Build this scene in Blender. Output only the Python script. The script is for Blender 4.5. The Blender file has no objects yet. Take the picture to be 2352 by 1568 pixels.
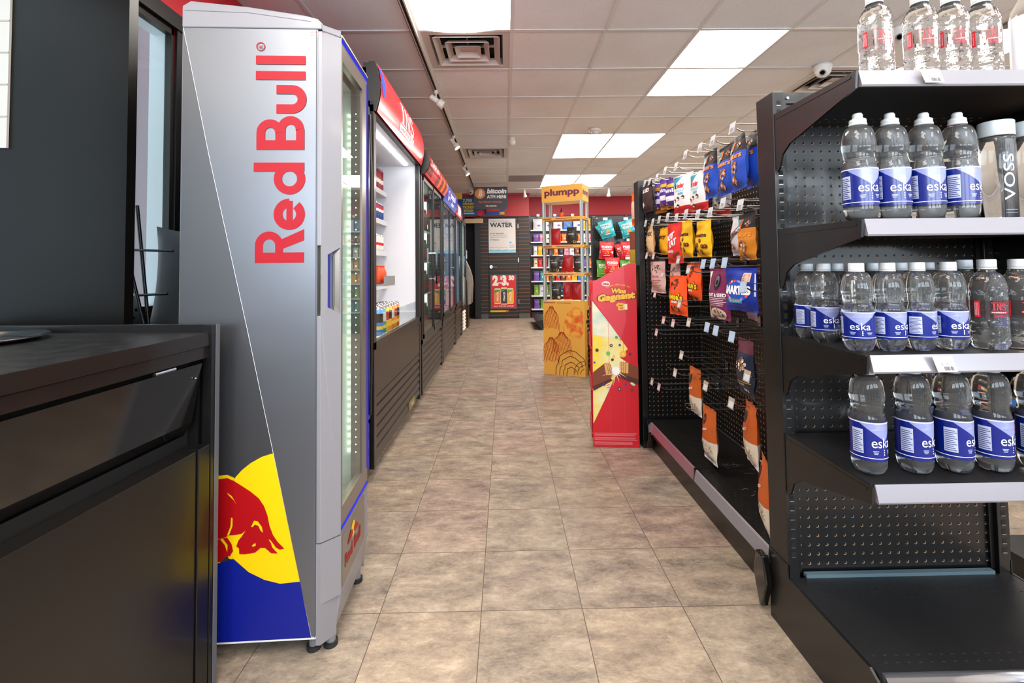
import bpy, bmesh, math, random
from mathutils import Vector, Matrix, noise
from mathutils.geometry import tessellate_polygon
random.seed(7)
SC = bpy.context.scene
COL = SC.collection
PI = math.pi
def R(d): return math.radians(d)

# ------------------------------------------------------------ camera
cam = bpy.data.objects.new('camera', bpy.data.cameras.new('camera'))
COL.objects.link(cam)
pitch, roll, yaw = 0.0383, -0.0123, 0.0146
_f = Vector((math.sin(yaw)*math.cos(pitch), math.cos(yaw)*math.cos(pitch), math.sin(pitch)))
_r0 = Vector((math.cos(yaw), -math.sin(yaw), 0)); _u0 = _r0.cross(_f)
_r = math.cos(roll)*_r0 + math.sin(roll)*_u0
_u = -math.sin(roll)*_r0 + math.cos(roll)*_u0
cam.matrix_world = Matrix(((_r.x, _u.x, -_f.x, 0), (_r.y, _u.y, -_f.y, 0), (_r.z, _u.z, -_f.z, 1.0321), (0, 0, 0, 1)))
cam.data.sensor_width = 36
cam.data.lens = 1107.32/2352*36
cam.data.shift_y = -(784-572.84)/2352
cam.data.clip_start = 0.05
SC.camera = cam

# ------------------------------------------------------------ view, world, daylight
SC.view_settings.view_transform = 'Standard'
SC.view_settings.look = 'None'
SC.view_settings.gamma = 1
SC.view_settings.use_curve_mapping = False
SC.view_settings.exposure = 0.33
SC.cycles.use_denoising = True
SC.cycles.max_bounces = 10
SC.cycles.transmission_bounces = 8
SC.cycles.transparent_max_bounces = 16
SC.cycles.sample_clamp_indirect = 6
SC.cycles.caustics_reflective = False
SC.cycles.caustics_refractive = False
w = bpy.data.worlds.new('world'); SC.world = w; w.use_nodes = True
bg = w.node_tree.nodes['Background']
bg.inputs['Color'].default_value = (0.72, 0.86, 1.0, 1); bg.inputs['Strength'].default_value = 1.6

PANEL = 17.0      # strength of the ceiling light panels
DAY = 58.0       # strength of daylight at the shop front
def area(name, loc, rot, sx, sy, power, col):
    l = bpy.data.lights.new(name, 'AREA'); l.shape = 'RECTANGLE'; l.size = sx; l.size_y = sy
    l.energy = power; l.color = col
    o = bpy.data.objects.new(name, l); COL.objects.link(o); o.location = loc; o.rotation_euler = rot
    return o
# daylight through the shop-front windows behind the photographer
for k, x in enumerate((-0.9, 0.75, 2.4, 3.9)):
    area('shopfront_daylight', (x, -2.56, 1.65), (R(124), 0, 0), 1.25, 1.2, DAY, (0.80, 0.90, 1.0))

# ------------------------------------------------------------ materials
M = {}
def lin(h):
    h = h.lstrip('#'); o = []
    for i in (0, 2, 4):
        c = int(h[i:i+2], 16)/255
        o.append(c/12.92 if c <= .04045 else ((c+.055)/1.055)**2.4)
    return (*o, 1)
def mat(name, hexc, rough=.5, metal=0, emit=0, coat=0, spec=.5, bump=0, bscale=200, alpha=None):
    m = bpy.data.materials.new(name); m.use_nodes = True; M[name] = m
    nt = m.node_tree; b = nt.nodes['Principled BSDF']
    b.inputs['Base Color'].default_value = lin(hexc)
    b.inputs['Roughness'].default_value = rough
    b.inputs['Metallic'].default_value = metal
    b.inputs['Specular IOR Level'].default_value = spec
    b.inputs['Coat Weight'].default_value = coat
    b.inputs['Coat Roughness'].default_value = .08
    if emit:
        b.inputs['Emission Color'].default_value = lin(hexc); b.inputs['Emission Strength'].default_value = emit
    if bump:
        n = nt.nodes.new('ShaderNodeTexNoise'); n.inputs['Scale'].default_value = bscale
        tc = nt.nodes.new('ShaderNodeTexCoord'); nt.links.new(tc.outputs['Object'], n.inputs['Vector'])
        bp = nt.nodes.new('ShaderNodeBump'); bp.inputs['Strength'].default_value = bump; bp.inputs['Distance'].default_value = .002
        nt.links.new(n.outputs['Fac'], bp.inputs['Height']); nt.links.new(bp.outputs['Normal'], b.inputs['Normal'])
    return m
def noisy(name, c1, c2, scale=20, rough=.5, metal=0, detail=4, stretch=(1, 1, 1), lo=.35, hi=.65, bump=0, coat=0, rr=0):
    m = mat(name, c1, rough, metal, coat=coat); nt = m.node_tree; b = nt.nodes['Principled BSDF']
    tc = nt.nodes.new('ShaderNodeTexCoord'); mp = nt.nodes.new('ShaderNodeMapping'); mp.inputs['Scale'].default_value = stretch
    n = nt.nodes.new('ShaderNodeTexNoise'); n.inputs['Scale'].default_value = scale; n.inputs['Detail'].default_value = detail
    cr = nt.nodes.new('ShaderNodeValToRGB'); cr.color_ramp.elements[0].position = lo; cr.color_ramp.elements[1].position = hi
    cr.color_ramp.elements[0].color = lin(c1); cr.color_ramp.elements[1].color = lin(c2)
    nt.links.new(tc.outputs['Object'], mp.inputs['Vector']); nt.links.new(mp.outputs['Vector'], n.inputs['Vector'])
    nt.links.new(n.outputs['Fac'], cr.inputs['Fac']); nt.links.new(cr.outputs['Color'], b.inputs['Base Color'])
    if rr:
        mr = nt.nodes.new('ShaderNodeMapRange'); mr.inputs['To Min'].default_value = rough; mr.inputs['To Max'].default_value = rough+rr
        nt.links.new(n.outputs['Fac'], mr.inputs['Value']); nt.links.new(mr.outputs['Result'], b.inputs['Roughness'])
    if bump:
        bp = nt.nodes.new('ShaderNodeBump'); bp.inputs['Strength'].default_value = bump; bp.inputs['Distance'].default_value = .003
        nt.links.new(n.outputs['Fac'], bp.inputs['Height']); nt.links.new(bp.outputs['Normal'], b.inputs['Normal'])
    return m
def clear_pane(name, tint='FFFFFF', gl=1.0, ior=1.5, rough=0.0):
    m = bpy.data.materials.new(name); m.use_nodes = True; M[name] = m
    nt = m.node_tree; nt.nodes.clear()
    o = nt.nodes.new('ShaderNodeOutputMaterial'); t = nt.nodes.new('ShaderNodeBsdfTransparent'); t.inputs[0].default_value = lin(tint)
    g = nt.nodes.new('ShaderNodeBsdfGlossy'); g.inputs['Roughness'].default_value = rough
    f = nt.nodes.new('ShaderNodeFresnel'); f.inputs['IOR'].default_value = ior
    ge = nt.nodes.new('ShaderNodeNewGeometry'); iv = nt.nodes.new('ShaderNodeMath'); iv.operation = 'SUBTRACT'; iv.inputs[0].default_value = 1; nt.links.new(ge.outputs['Backfacing'], iv.inputs[1])
    mu = nt.nodes.new('ShaderNodeMath'); mu.operation = 'MULTIPLY'; nt.links.new(f.outputs[0], mu.inputs[0]); nt.links.new(iv.outputs[0], mu.inputs[1])
    mx = nt.nodes.new('ShaderNodeMixShader'); nt.links.new(mu.outputs[0], mx.inputs[0]); nt.links.new(t.outputs[0], mx.inputs[1]); nt.links.new(g.outputs[0], mx.inputs[2])
    nt.links.new(mx.outputs[0], o.inputs[0]); return m
def glassy(name, tint='FFFFFF', ior=1.33, rough=0.0, bump=0, bscale=60, vor=False):
    m = mat(name, tint, rough); b = m.node_tree.nodes['Principled BSDF']
    b.inputs['Transmission Weight'].default_value = 1; b.inputs['IOR'].default_value = ior
    if bump:
        nt = m.node_tree
        n = nt.nodes.new('ShaderNodeTexVoronoi' if vor else 'ShaderNodeTexNoise'); n.inputs['Scale'].default_value = bscale
        tc = nt.nodes.new('ShaderNodeTexCoord'); nt.links.new(tc.outputs['Object'], n.inputs['Vector'])
        bp = nt.nodes.new('ShaderNodeBump'); bp.inputs['Strength'].default_value = bump; bp.inputs['Distance'].default_value = .004
        nt.links.new(n.outputs[0], bp.inputs['Height']); nt.links.new(bp.outputs['Normal'], b.inputs['Normal'])
    return m
def glow(name, hexc, s):
    m = bpy.data.materials.new(name); m.use_nodes = True; M[name] = m
    nt = m.node_tree; nt.nodes.clear(); o = nt.nodes.new('ShaderNodeOutputMaterial'); e = nt.nodes.new('ShaderNodeEmission')
    e.inputs[0].default_value = lin(hexc); e.inputs[1].default_value = s; nt.links.new(e.outputs[0], o.inputs[0]); return m
def C(hexc, rough=.45):
    """a plain printed colour, made on demand"""
    k = 'print_' + hexc.lower() + ('' if rough == .45 else '_r%d' % int(rough*100))
    if k not in M: mat(k, hexc, rough)
    return k

# ------------------------------------------------------------ mesh helpers
def P(o, u=(1, 0, 0), v=(0, 0, 1), off=0, ang=0, s=1):
    """map (a,b) in a plane to 3-D"""
    o = Vector(o); u = Vector(u); v = Vector(v); n = u.cross(v).normalized()
    ca, sa = math.cos(ang), math.sin(ang)
    return lambda a, b: o + u*((a*ca-b*sa)*s) + v*((a*sa+b*ca)*s) + n*off
_tc = {}
def text2d(body, bold=0.0, spacing=1.0, res=3):
    k = (body, round(bold, 3), spacing, res)
    if k in _tc: return _tc[k]
    cu = bpy.data.curves.new('t', 'FONT'); cu.body = body; cu.size = 1; cu.offset = bold; cu.space_character = spacing
    cu.resolution_u = res; cu.align_x = 'CENTER'; cu.fill_mode = 'FRONT'
    o = bpy.data.objects.new('t', cu); COL.objects.link(o)
    dg = bpy.context.evaluated_depsgraph_get(); me = bpy.data.meshes.new_from_object(o.evaluated_get(dg))
    vs = [(v.co.x, v.co.y) for v in me.vertices]; fs = [tuple(p.vertices) for p in me.polygons]
    COL.objects.unlink(o); bpy.data.objects.remove(o); bpy.data.meshes.remove(me)
    if vs:
        xs = [a for a, b in vs]; cx = (min(xs)+max(xs))/2; ww = max(xs)-min(xs)
        vs = [(a-cx, b) for a, b in vs]
    else: ww = 0
    _tc[k] = (vs, fs, ww); return _tc[k]
def gridcut(vs, fs, du, dv):
    bm = bmesh.new(); bv = [bm.verts.new((a, b, 0)) for a, b in vs]
    for f in fs:
        try: bm.faces.new([bv[i] for i in f])
        except ValueError: pass
    for d, ax in ((du, 0), (dv, 1)):
        if not d: continue
        lo = min(v[ax] for v in vs); hi = max(v[ax] for v in vs); k = math.floor(lo/d)+1
        while k*d < hi:
            co = [0, 0, 0]; co[ax] = k*d; no = [0, 0, 0]; no[ax] = 1
            bmesh.ops.bisect_plane(bm, geom=bm.verts[:]+bm.edges[:]+bm.faces[:], plane_co=co, plane_no=no, dist=1e-7); k += 1
    bm.verts.index_update()
    r = ([(v.co.x, v.co.y) for v in bm.verts], [tuple(v.index for v in f.verts) for f in bm.faces]); bm.free(); return r
CUTDEF = [None]
class MB:
    def __init__(s): s.v = []; s.f = []; s.m = []; s.sm = []; s.mats = []
    def mi(s, n):
        if n not in s.mats: s.mats.append(n)
        return s.mats.index(n)
    def add(s, vs, fs, m, smooth=False):
        b = len(s.v); s.v += [tuple(v) for v in vs]; k = s.mi(m) if isinstance(m, str) else None
        for i, f in enumerate(fs):
            s.f.append([b+j for j in f]); s.m.append(k if k is not None else s.mi(m[i])); s.sm.append(smooth)
        return s
    def box(s, x0, x1, y0, y1, z0, z1, m):
        vs = [(x, y, z) for x in (x0, x1) for y in (y0, y1) for z in (z0, z1)]
        return s.add(vs, [(0, 1, 3, 2), (4, 6, 7, 5), (0, 4, 5, 1), (2, 3, 7, 6), (0, 2, 6, 4), (1, 5, 7, 3)], m)
    def quad(s, a, b, c, d, m): return s.add([a, b, c, d], [(0, 1, 2, 3)], m)
    def prism(s, loop, mp0, mp1, m, smooth=False):
        n = len(loop); vs = [mp0(*p) for p in loop]+[mp1(*p) for p in loop]
        tri = tessellate_polygon([[Vector((a, b, 0)) for a, b in loop]])
        fs = [tuple(t) for t in tri]+[tuple(n+i for i in reversed(t)) for t in tri]
        s.add(vs, fs, m)
        b = len(s.v)-2*n; k = s.mi(m)
        for i in range(n):
            j = (i+1) % n; s.f.append([b+i, b+j, b+n+j, b+n+i]); s.m.append(k); s.sm.append(smooth)
        return s
    def xprism(s, loop, x0, x1, m, smooth=False): return s.prism(loop, lambda a, b: Vector((x0, a, b)), lambda a, b: Vector((x1, a, b)), m, smooth)
    def yprism(s, loop, y0, y1, m, smooth=False): return s.prism(loop, lambda a, b: Vector((a, y0, b)), lambda a, b: Vector((a, y1, b)), m, smooth)
    def zprism(s, loop, z0, z1, m, smooth=False): return s.prism(loop, lambda a, b: Vector((a, b, z0)), lambda a, b: Vector((a, b, z1)), m, smooth)
    def cyl(s, p0, p1, r0, m, r1=None, n=16, caps=True, smooth=True):
        r1 = r0 if r1 is None else r1; p0 = Vector(p0); p1 = Vector(p1); d = (p1-p0).normalized()
        a = d.orthogonal().normalized(); b = d.cross(a)
        vs = []
        for p, r in ((p0, r0), (p1, r1)):
            for i in range(n): t = 2*PI*i/n; vs.append(p+(a*math.cos(t)+b*math.sin(t))*r)
        s.add(vs, [(i, (i+1) % n, n+(i+1) % n, n+i) for i in range(n)], m, smooth)
        if caps: s.add(vs, [tuple(range(n-1, -1, -1)), tuple(range(n, 2*n))], m)
        return s
    def tube(s, path, r, m, n=8, closed=False):
        pts = [Vector(p) for p in path]; N = len(pts); vs = []
        up = None
        for i, p in enumerate(pts):
            d = (pts[min(i+1, N-1)]-pts[max(i-1, 0)]).normalized()
            if up is None: up = d.orthogonal().normalized()
            a = (up-d*up.dot(d)).normalized(); up = a; b = d.cross(a)
            for k in range(n): t = 2*PI*k/n; vs.append(p+(a*math.cos(t)+b*math.sin(t))*r)
        fs = [(i*n+k, i*n+(k+1) % n, (i+1)*n+(k+1) % n, (i+1)*n+k) for i in range(N-1) for k in range(n)]
        s.add(vs, fs, m, True); s.add(vs, [tuple(range(n-1, -1, -1)), tuple((N-1)*n+k for k in range(n))], m)
        return s
    def lathe(s, prof, m, n=32, c=(0, 0, 0), mod=None, smooth=True, caps=True):
        vs = []
        for r, z in prof:
            for k in range(n):
                t = 2*PI*k/n; rr = r if mod is None else mod(r, z, t); vs.append((c[0]+rr*math.cos(t), c[1]+rr*math.sin(t), c[2]+z))
        L = len(prof); fs = [(i*n+k, i*n+(k+1) % n, (i+1)*n+(k+1) % n, (i+1)*n+k) for i in range(L-1) for k in range(n)]
        b = len(s.v); s.add(vs, fs, m, smooth)
        if caps:
            k = s.mi(m); s.f += [[b+i for i in range(n-1, -1, -1)], [b+(L-1)*n+i for i in range(n)]]; s.m += [k, k]; s.sm += [False, False]
        return s
    # flat printed shapes --------------------------------------------------
    def fill(s, loops, mp, m, cut=None):
        cut = cut or CUTDEF[0]
        if loops and not isinstance(loops[0][0], (tuple, list)): loops = [loops]
        vs = [p for l in loops for p in l]
        fs = [tuple(t) for t in tessellate_polygon([[Vector((a, b, 0)) for a, b in l] for l in loops])]
        if cut: vs, fs = gridcut(vs, fs, *cut)
        return s.add([mp(a, b) for a, b in vs], fs, m)
    def rect(s, a0, a1, b0, b1, mp, m, cut=None): return s.fill([(a0, b0), (a1, b0), (a1, b1), (a0, b1)], mp, m, cut)
    def disc(s, a, b, r, mp, m, cut=None, n=24, r2=None, rot=0):
        r2 = r2 or r; cr, sr = math.cos(rot), math.sin(rot)
        return s.fill([(a+r*math.cos(2*PI*i/n)*cr-r2*math.sin(2*PI*i/n)*sr, b+r*math.cos(2*PI*i/n)*sr+r2*math.sin(2*PI*i/n)*cr) for i in range(n)], mp, m, cut)
    def stroke(s, path, wd, mp, m, closed=False):
        N = len(path); L = []
        for i, p in enumerate(path):
            a = path[(i-1) % N] if (closed or i > 0) else p; b = path[(i+1) % N] if (closed or i < N-1) else p
            dx, dy = b[0]-a[0], b[1]-a[1]; q = math.hypot(dx, dy) or 1; L.append((-dy/q*wd/2, dx/q*wd/2))
        vs = [mp(p[0]+l[0], p[1]+l[1]) for p, l in zip(path, L)]+[mp(p[0]-l[0], p[1]-l[1]) for p, l in zip(path, L)]
        return s.add(vs, [(N+i, N+(i+1) % N, (i+1) % N, i) for i in range(N if closed else N-1)], m)
    def text(s, body, a, b, size, mp, m, bold=0, width=None, shear=0, ang=0, cut=None, spacing=1.0, res=3):
        """centred text, baseline at b; size = cap height/0.7; width fits the word to a width"""
        vs, fs, ww = text2d(body, bold, spacing, res)
        if not vs: return s
        sx = size if width is None else width/ww
        ca, sa = math.cos(ang), math.sin(ang)
        pts = [((x*sx+y*size*shear), y*size) for x, y in vs]
        pts = [(a+x*ca-y*sa, b+x*sa+y*ca) for x, y in pts]
        cut = cut or CUTDEF[0]
        if cut: pts, fs = gridcut(pts, fs, *cut)
        return s.add([mp(x, y) for x, y in pts], fs, m)
    def build(s, name, parent=None, origin=None, bevel=0, seg=2, autosmooth=False, wn=False):
        me = bpy.data.meshes.new(name)
        pa = parent
        while pa is not None and '_o' not in pa and pa.parent is not None: pa = pa.parent
        ox, oy, oz = origin if origin is not None else (tuple(pa['_o']) if pa is not None and '_o' in pa else (0, 0, 0))
        me.from_pydata([(x-ox, y-oy, z-oz) for x, y, z in s.v], [], s.f)
        for n in s.mats: me.materials.append(M[n])
        me.polygons.foreach_set('material_index', s.m); me.polygons.foreach_set('use_smooth', s.sm)
        me.update()
        o = bpy.data.objects.new(name, me); COL.objects.link(o)
        if parent is not None: o.parent = parent
        elif origin is not None: o.location = origin
        if bevel:
            bm = bmesh.new(); bm.from_mesh(me); bmesh.ops.remove_doubles(bm, verts=bm.verts, dist=1e-6); bmesh.ops.recalc_face_normals(bm, faces=bm.faces); bm.to_mesh(me); bm.free()
            b = o.modifiers.new('bevel', 'BEVEL'); b.width = bevel; b.segments = seg; b.limit_method = 'ANGLE'; b.angle_limit = R(40)
        return o
def tag(o, label, cat, group=None, kind=None):
    if label: o['label'] = label
    if cat: o['category'] = cat
    if group: o['group'] = group
    if kind: o['kind'] = kind
    return o
def thing(name, label, cat, loc=(0, 0, 0), rz=0, group=None, local=False):
    """Empty at the base; parts are given in world coordinates unless local"""
    o = bpy.data.objects.new(name, None); COL.objects.link(o); o.location = loc; o.rotation_euler = (0, 0, rz)
    o.empty_display_size = .05
    if not local: o['_o'] = loc
    return tag(o, label, cat, group)
def struct(name, mb, origin=None, bevel=0):
    o = mb.build(name, None, origin, bevel); o['kind'] = 'structure'; return o
def dup(root, loc, rz=None, label=None, group=None, rot=None, scale=None):
    r = root.copy(); COL.objects.link(r); r.location = loc
    if rz is not None: r.rotation_euler = (0, 0, rz)
    if rot is not None: r.rotation_euler = rot
    if scale is not None: r.scale = scale
    if label: r['label'] = label
    if group: r['group'] = group
    for ch in [c for c in bpy.data.objects if c.parent == root]:
        c = ch.copy(); COL.objects.link(c); c.parent = r
        for g in [q for q in bpy.data.objects if q.parent == ch]:
            d = g.copy(); COL.objects.link(d); d.parent = c
    return r
def arc(cx, cy, r, a0, a1, n=14, r2=None):
    r2 = r2 or r
    return [(cx+r*math.cos(R(a0+(a1-a0)*i/n)), cy+r2*math.sin(R(a0+(a1-a0)*i/n))) for i in range(n+1)]
# ============================================================ shared materials
noisy('black_metal', '0A0909', '0E0D0D', 40, .36, coat=.12)
mat('black_glossy', '070707', .12, coat=.6)
mat('black_matte', '080808', .6)
mat('black_rough', '101010', .55, bump=.6, bscale=900)
mat('chrome', 'C9C9CC', .18, 1)
mat('wire', 'A8A6A4', .28, 1)
mat('white_plastic', 'D9D7D3', .4)
mat('white_metal', 'D5D5D6', .35)
mat('white_paint', 'D8D4D0', .6)
mat('hole_dark', '030303', .8)
mat('rubber', '1A1A1A', .7)
glow('lamp_white', 'FFF3E2', PANEL)
glow('lamp_led', 'F4FAFF', 14)
glow('led_and_reflection', 'EEFFD8', 9)
glow('led_blue', '3438F0', .9)
glow('tube_white', 'E6FFF4', 3.2)
clear_pane('pane', 'F4FAF8')
clear_pane('door_glass', 'DDEBE6', ior=1.5)
clear_pane('acrylic', 'EEF2F2', ior=1.45)

# ============================================================ the room
X0, X1, Y0, Y1, ZC = -1.5, 5.2, -2.6, 9.95, 2.566
# floor material: 12-inch vinyl stone tiles
m = mat('floor_tiles', 'A89684', .42); nt = m.node_tree; N = nt.nodes; L = nt.links; b = N['Principled BSDF']
tc = N.new('ShaderNodeTexCoord'); mp = N.new('ShaderNodeMapping')
mp.inputs['Location'].default_value = (0.0838/.3048, -1.496/.3048, 0); mp.inputs['Scale'].default_value = (1/.3048, 1/.3048, 1)
L.new(tc.outputs['Object'], mp.inputs['Vector'])
fl = N.new('ShaderNodeVectorMath'); fl.operation = 'FLOOR'; L.new(mp.outputs[0], fl.inputs[0])
wn = N.new('ShaderNodeTexWhiteNoise'); L.new(fl.outputs[0], wn.inputs[0])
of = N.new('ShaderNodeVectorMath'); of.operation = 'MULTIPLY_ADD'; L.new(wn.outputs['Color'], of.inputs[0]); of.inputs[1].default_value = (9, 9, 9); L.new(tc.outputs['Object'], of.inputs[2])
sc = N.new('ShaderNodeMapping'); sc.inputs['Scale'].default_value = (.75, 1.5, 1); L.new(of.outputs[0], sc.inputs[0])
n1 = N.new('ShaderNodeTexNoise'); n1.inputs['Scale'].default_value = 9; n1.inputs['Detail'].default_value = 13; n1.inputs['Roughness'].default_value = .72; n1.inputs['Distortion'].default_value = .25
L.new(sc.outputs[0], n1.inputs[0])
cr = N.new('ShaderNodeValToRGB'); e = cr.color_ramp.elements
e[0].position = .30; e[0].color = lin('675D54'); e[1].position = .72; e[1].color = lin('B9AA97')
q = e.new(.44); q.color = lin('897B6E'); q = e.new(.56); q.color = lin('9F8F7E')
nf = N.new('ShaderNodeTexNoise'); nf.inputs['Scale'].default_value = 55; nf.inputs['Detail'].default_value = 8; nf.inputs['Roughness'].default_value = .75; nf.inputs['Distortion'].default_value = 1.2
L.new(sc.outputs[0], nf.inputs[0])
ma = N.new('ShaderNodeMath'); ma.operation = 'MULTIPLY_ADD'; L.new(nf.outputs['Fac'], ma.inputs[0]); ma.inputs[1].default_value = .55; ma.inputs[2].default_value = -.275
mb_ = N.new('ShaderNodeMath'); mb_.operation = 'ADD'; L.new(n1.outputs['Fac'], mb_.inputs[0]); L.new(ma.outputs[0], mb_.inputs[1])
L.new(mb_.outputs[0], cr.inputs[0])
tint = N.new('ShaderNodeMixRGB'); tint.blend_type = 'MULTIPLY'
tr = N.new('ShaderNodeValToRGB'); tr.color_ramp.elements[0].color = (.93, .90, .845, 1); tr.color_ramp.elements[1].color = (.93, .835, .84, 1); q = tr.color_ramp.elements.new(.5); q.color = (.86, .87, .865, 1)
L.new(wn.outputs['Value'], tr.inputs[0]); tint.inputs[0].default_value = 1; L.new(cr.outputs[0], tint.inputs[1]); L.new(tr.outputs[0], tint.inputs[2])
fr = N.new('ShaderNodeVectorMath'); fr.operation = 'FRACTION'; L.new(mp.outputs[0], fr.inputs[0])
sx = N.new('ShaderNodeSeparateXYZ'); L.new(fr.outputs[0], sx.inputs[0])
def edge(out):
    a = N.new('ShaderNodeMath'); a.operation = 'SUBTRACT'; L.new(out, a.inputs[0]); a.inputs[1].default_value = .5
    c = N.new('ShaderNodeMath'); c.operation = 'ABSOLUTE'; L.new(a.outputs[0], c.inputs[0])
    return c.outputs[0]
mx = N.new('ShaderNodeMath'); mx.operation = 'MAXIMUM'; L.new(edge(sx.outputs[0]), mx.inputs[0]); L.new(edge(sx.outputs[1]), mx.inputs[1])
gt = N.new('ShaderNodeMath'); gt.operation = 'GREATER_THAN'; L.new(mx.outputs[0], gt.inputs[0]); gt.inputs[1].default_value = .4962
gm = N.new('ShaderNodeMixRGB'); L.new(gt.outputs[0], gm.inputs[0]); L.new(tint.outputs[0], gm.inputs[1]); gm.inputs[2].default_value = lin('4E453C')
L.new(gm.outputs[0], b.inputs['Base Color'])
mr = N.new('ShaderNodeMapRange'); mr.inputs['To Min'].default_value = .32; mr.inputs['To Max'].default_value = .5; L.new(n1.outputs['Fac'], mr.inputs[0]); L.new(mr.outputs[0], b.inputs['Roughness'])
bp = N.new('ShaderNodeBump'); bp.inputs['Strength'].default_value = .25; bp.inputs['Distance'].default_value = .001
L.new(n1.outputs['Fac'], bp.inputs['Height']); L.new(bp.outputs[0], b.inputs['Normal'])
b.inputs['Specular IOR Level'].default_value = .3
struct('floor', MB().box(X0-.2, X1, Y0, 11.5, -.05, 0, 'floor_tiles'))

# ceiling tiles
m = mat('ceiling_tile', 'BDB3AB', .9); nt = m.node_tree; N = nt.nodes; L = nt.links; b = N['Principled BSDF']
tc = N.new('ShaderNodeTexCoord'); n1 = N.new('ShaderNodeTexNoise'); n1.inputs['Scale'].default_value = 130; n1.inputs['Detail'].default_value = 3; L.new(tc.outputs['Object'], n1.inputs[0])
n2 = N.new('ShaderNodeTexNoise'); n2.inputs['Scale'].default_value = 1.7; n2.inputs['Detail'].default_value = 3; L.new(tc.outputs['Object'], n2.inputs[0])
cr = N.new('ShaderNodeValToRGB'); e = cr.color_ramp.elements; e[0].position = .28; e[0].color = lin('D2D0CE'); e[1].position = .38; e[1].color = lin('F6F8FB')
L.new(n1.outputs['Fac'], cr.inputs[0])
c2 = N.new('ShaderNodeValToRGB'); e = c2.color_ramp.elements; e[0].position = .3; e[0].color = lin('F6F2EE'); e[1].position = .7; e[1].color = lin('FFFFFF'); L.new(n2.outputs['Fac'], c2.inputs[0])
mm = N.new('ShaderNodeMixRGB'); mm.blend_type = 'MULTIPLY'; mm.inputs[0].default_value = 1; L.new(cr.outputs[0], mm.inputs[1]); L.new(c2.outputs[0], mm.inputs[2]); L.new(mm.outputs[0], b.inputs['Base Color'])
bp = N.new('ShaderNodeBump'); bp.inputs['Strength'].default_value = .5; bp.inputs['Distance'].default_value = .002; L.new(n1.outputs['Fac'], bp.inputs['Height']); L.new(bp.outputs[0], b.inputs['Normal'])
mat('tbar', 'E4E2E0', .5)
GX, GY, GS = 0.0615, 3.063, .6096
# panels that are not tile (lights / vents), as (i, j, ni, nj)
HOLE = {}
LIGHTS = [(-1, -2, 1, 2), (2, 0, 1, 2), (1, 4, 1, 2), (2, 4, 1, 2), (1, 8, 1, 2), (2, 8, 1, 2), (5, 4, 1, 2), (5, 0, 1, 2),
          (2, -5, 1, 2), (5, -5, 1, 2), (-2, -7, 1, 2), (5, 8, 1, 2), (-1, -6, 1, 2), (2, -8, 1, 2)]  # panels out of view are added to light the room
for i, j, a, c in LIGHTS:
    for p in range(a):
        for q in range(c): HOLE[(i+p, j+q)] = 1
for ij in ((-1, 0), (-1, 5), (0, 8), (4, 1)): HOLE[ij] = 1
mb = MB()
random.seed(3)
for i in range(-4, 9):
    for j in range(-10, 14):
        if (i, j) in HOLE: continue
        x0 = max(GX+i*GS, X0-.2); x1 = min(GX+(i+1)*GS, X1); y0 = max(GY+j*GS, Y0); y1 = min(GY+(j+1)*GS, 11.4)
        if x1 <= x0 or y1 <= y0: continue
        dz = [random.uniform(-.0015, .002) for _ in range(4)]
        mb.quad((x0, y0, ZC+.004+dz[0]), (x0, y1, ZC+.004+dz[1]), (x1, y1, ZC+.004+dz[2]), (x1, y0, ZC+.004+dz[3]), 'ceiling_tile')
mb.box(X0-.2, X1, Y0, 11.5, ZC+.14, ZC+.18, 'ceiling_tile')
struct('ceiling', mb)
mb = MB()
for i in range(-3, 9): mb.box(GX+i*GS-.012, GX+i*GS+.012, Y0, 11.4, ZC, ZC+.0035, 'tbar')
struct('trim_1', mb)
mb = MB()
for j in range(-9, 13): mb.box(X0, X1, GY+j*GS-.012, GY+j*GS+.012, ZC-.0006, ZC+.003, 'tbar')
struct('trim_2', mb)

# light panels
noisy('lamp_lens', 'FFFFFF', 'FFF2DF', 3, .3)
nt = M['lamp_lens'].node_tree; nt.nodes.clear()
o_ = nt.nodes.new('ShaderNodeOutputMaterial'); e_ = nt.nodes.new('ShaderNodeEmission'); nt.links.new(e_.outputs[0], o_.inputs[0])
e_.inputs[0].default_value = lin('FFF7EE'); e_.inputs[1].default_value = PANEL
names = {(-1, -2): 'bright ceiling light with sagging lens beside the nearest air vent',
         (2, 0): 'large bright ceiling light panel right of the aisle, the nearest fully visible one',
         (1, 4): 'left ceiling light panel of the middle pair above the aisle, beyond the smoke detector',
         (2, 4): 'right ceiling light panel of the middle pair above the aisle',
         (1, 8): 'left ceiling light panel of the far pair, above the orange cardboard display stand',
         (2, 8): 'right ceiling light panel of the far pair, above the orange cardboard display stand',
         (5, 4): 'ceiling light panel partly hidden behind the top of the black end shelf'}
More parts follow.
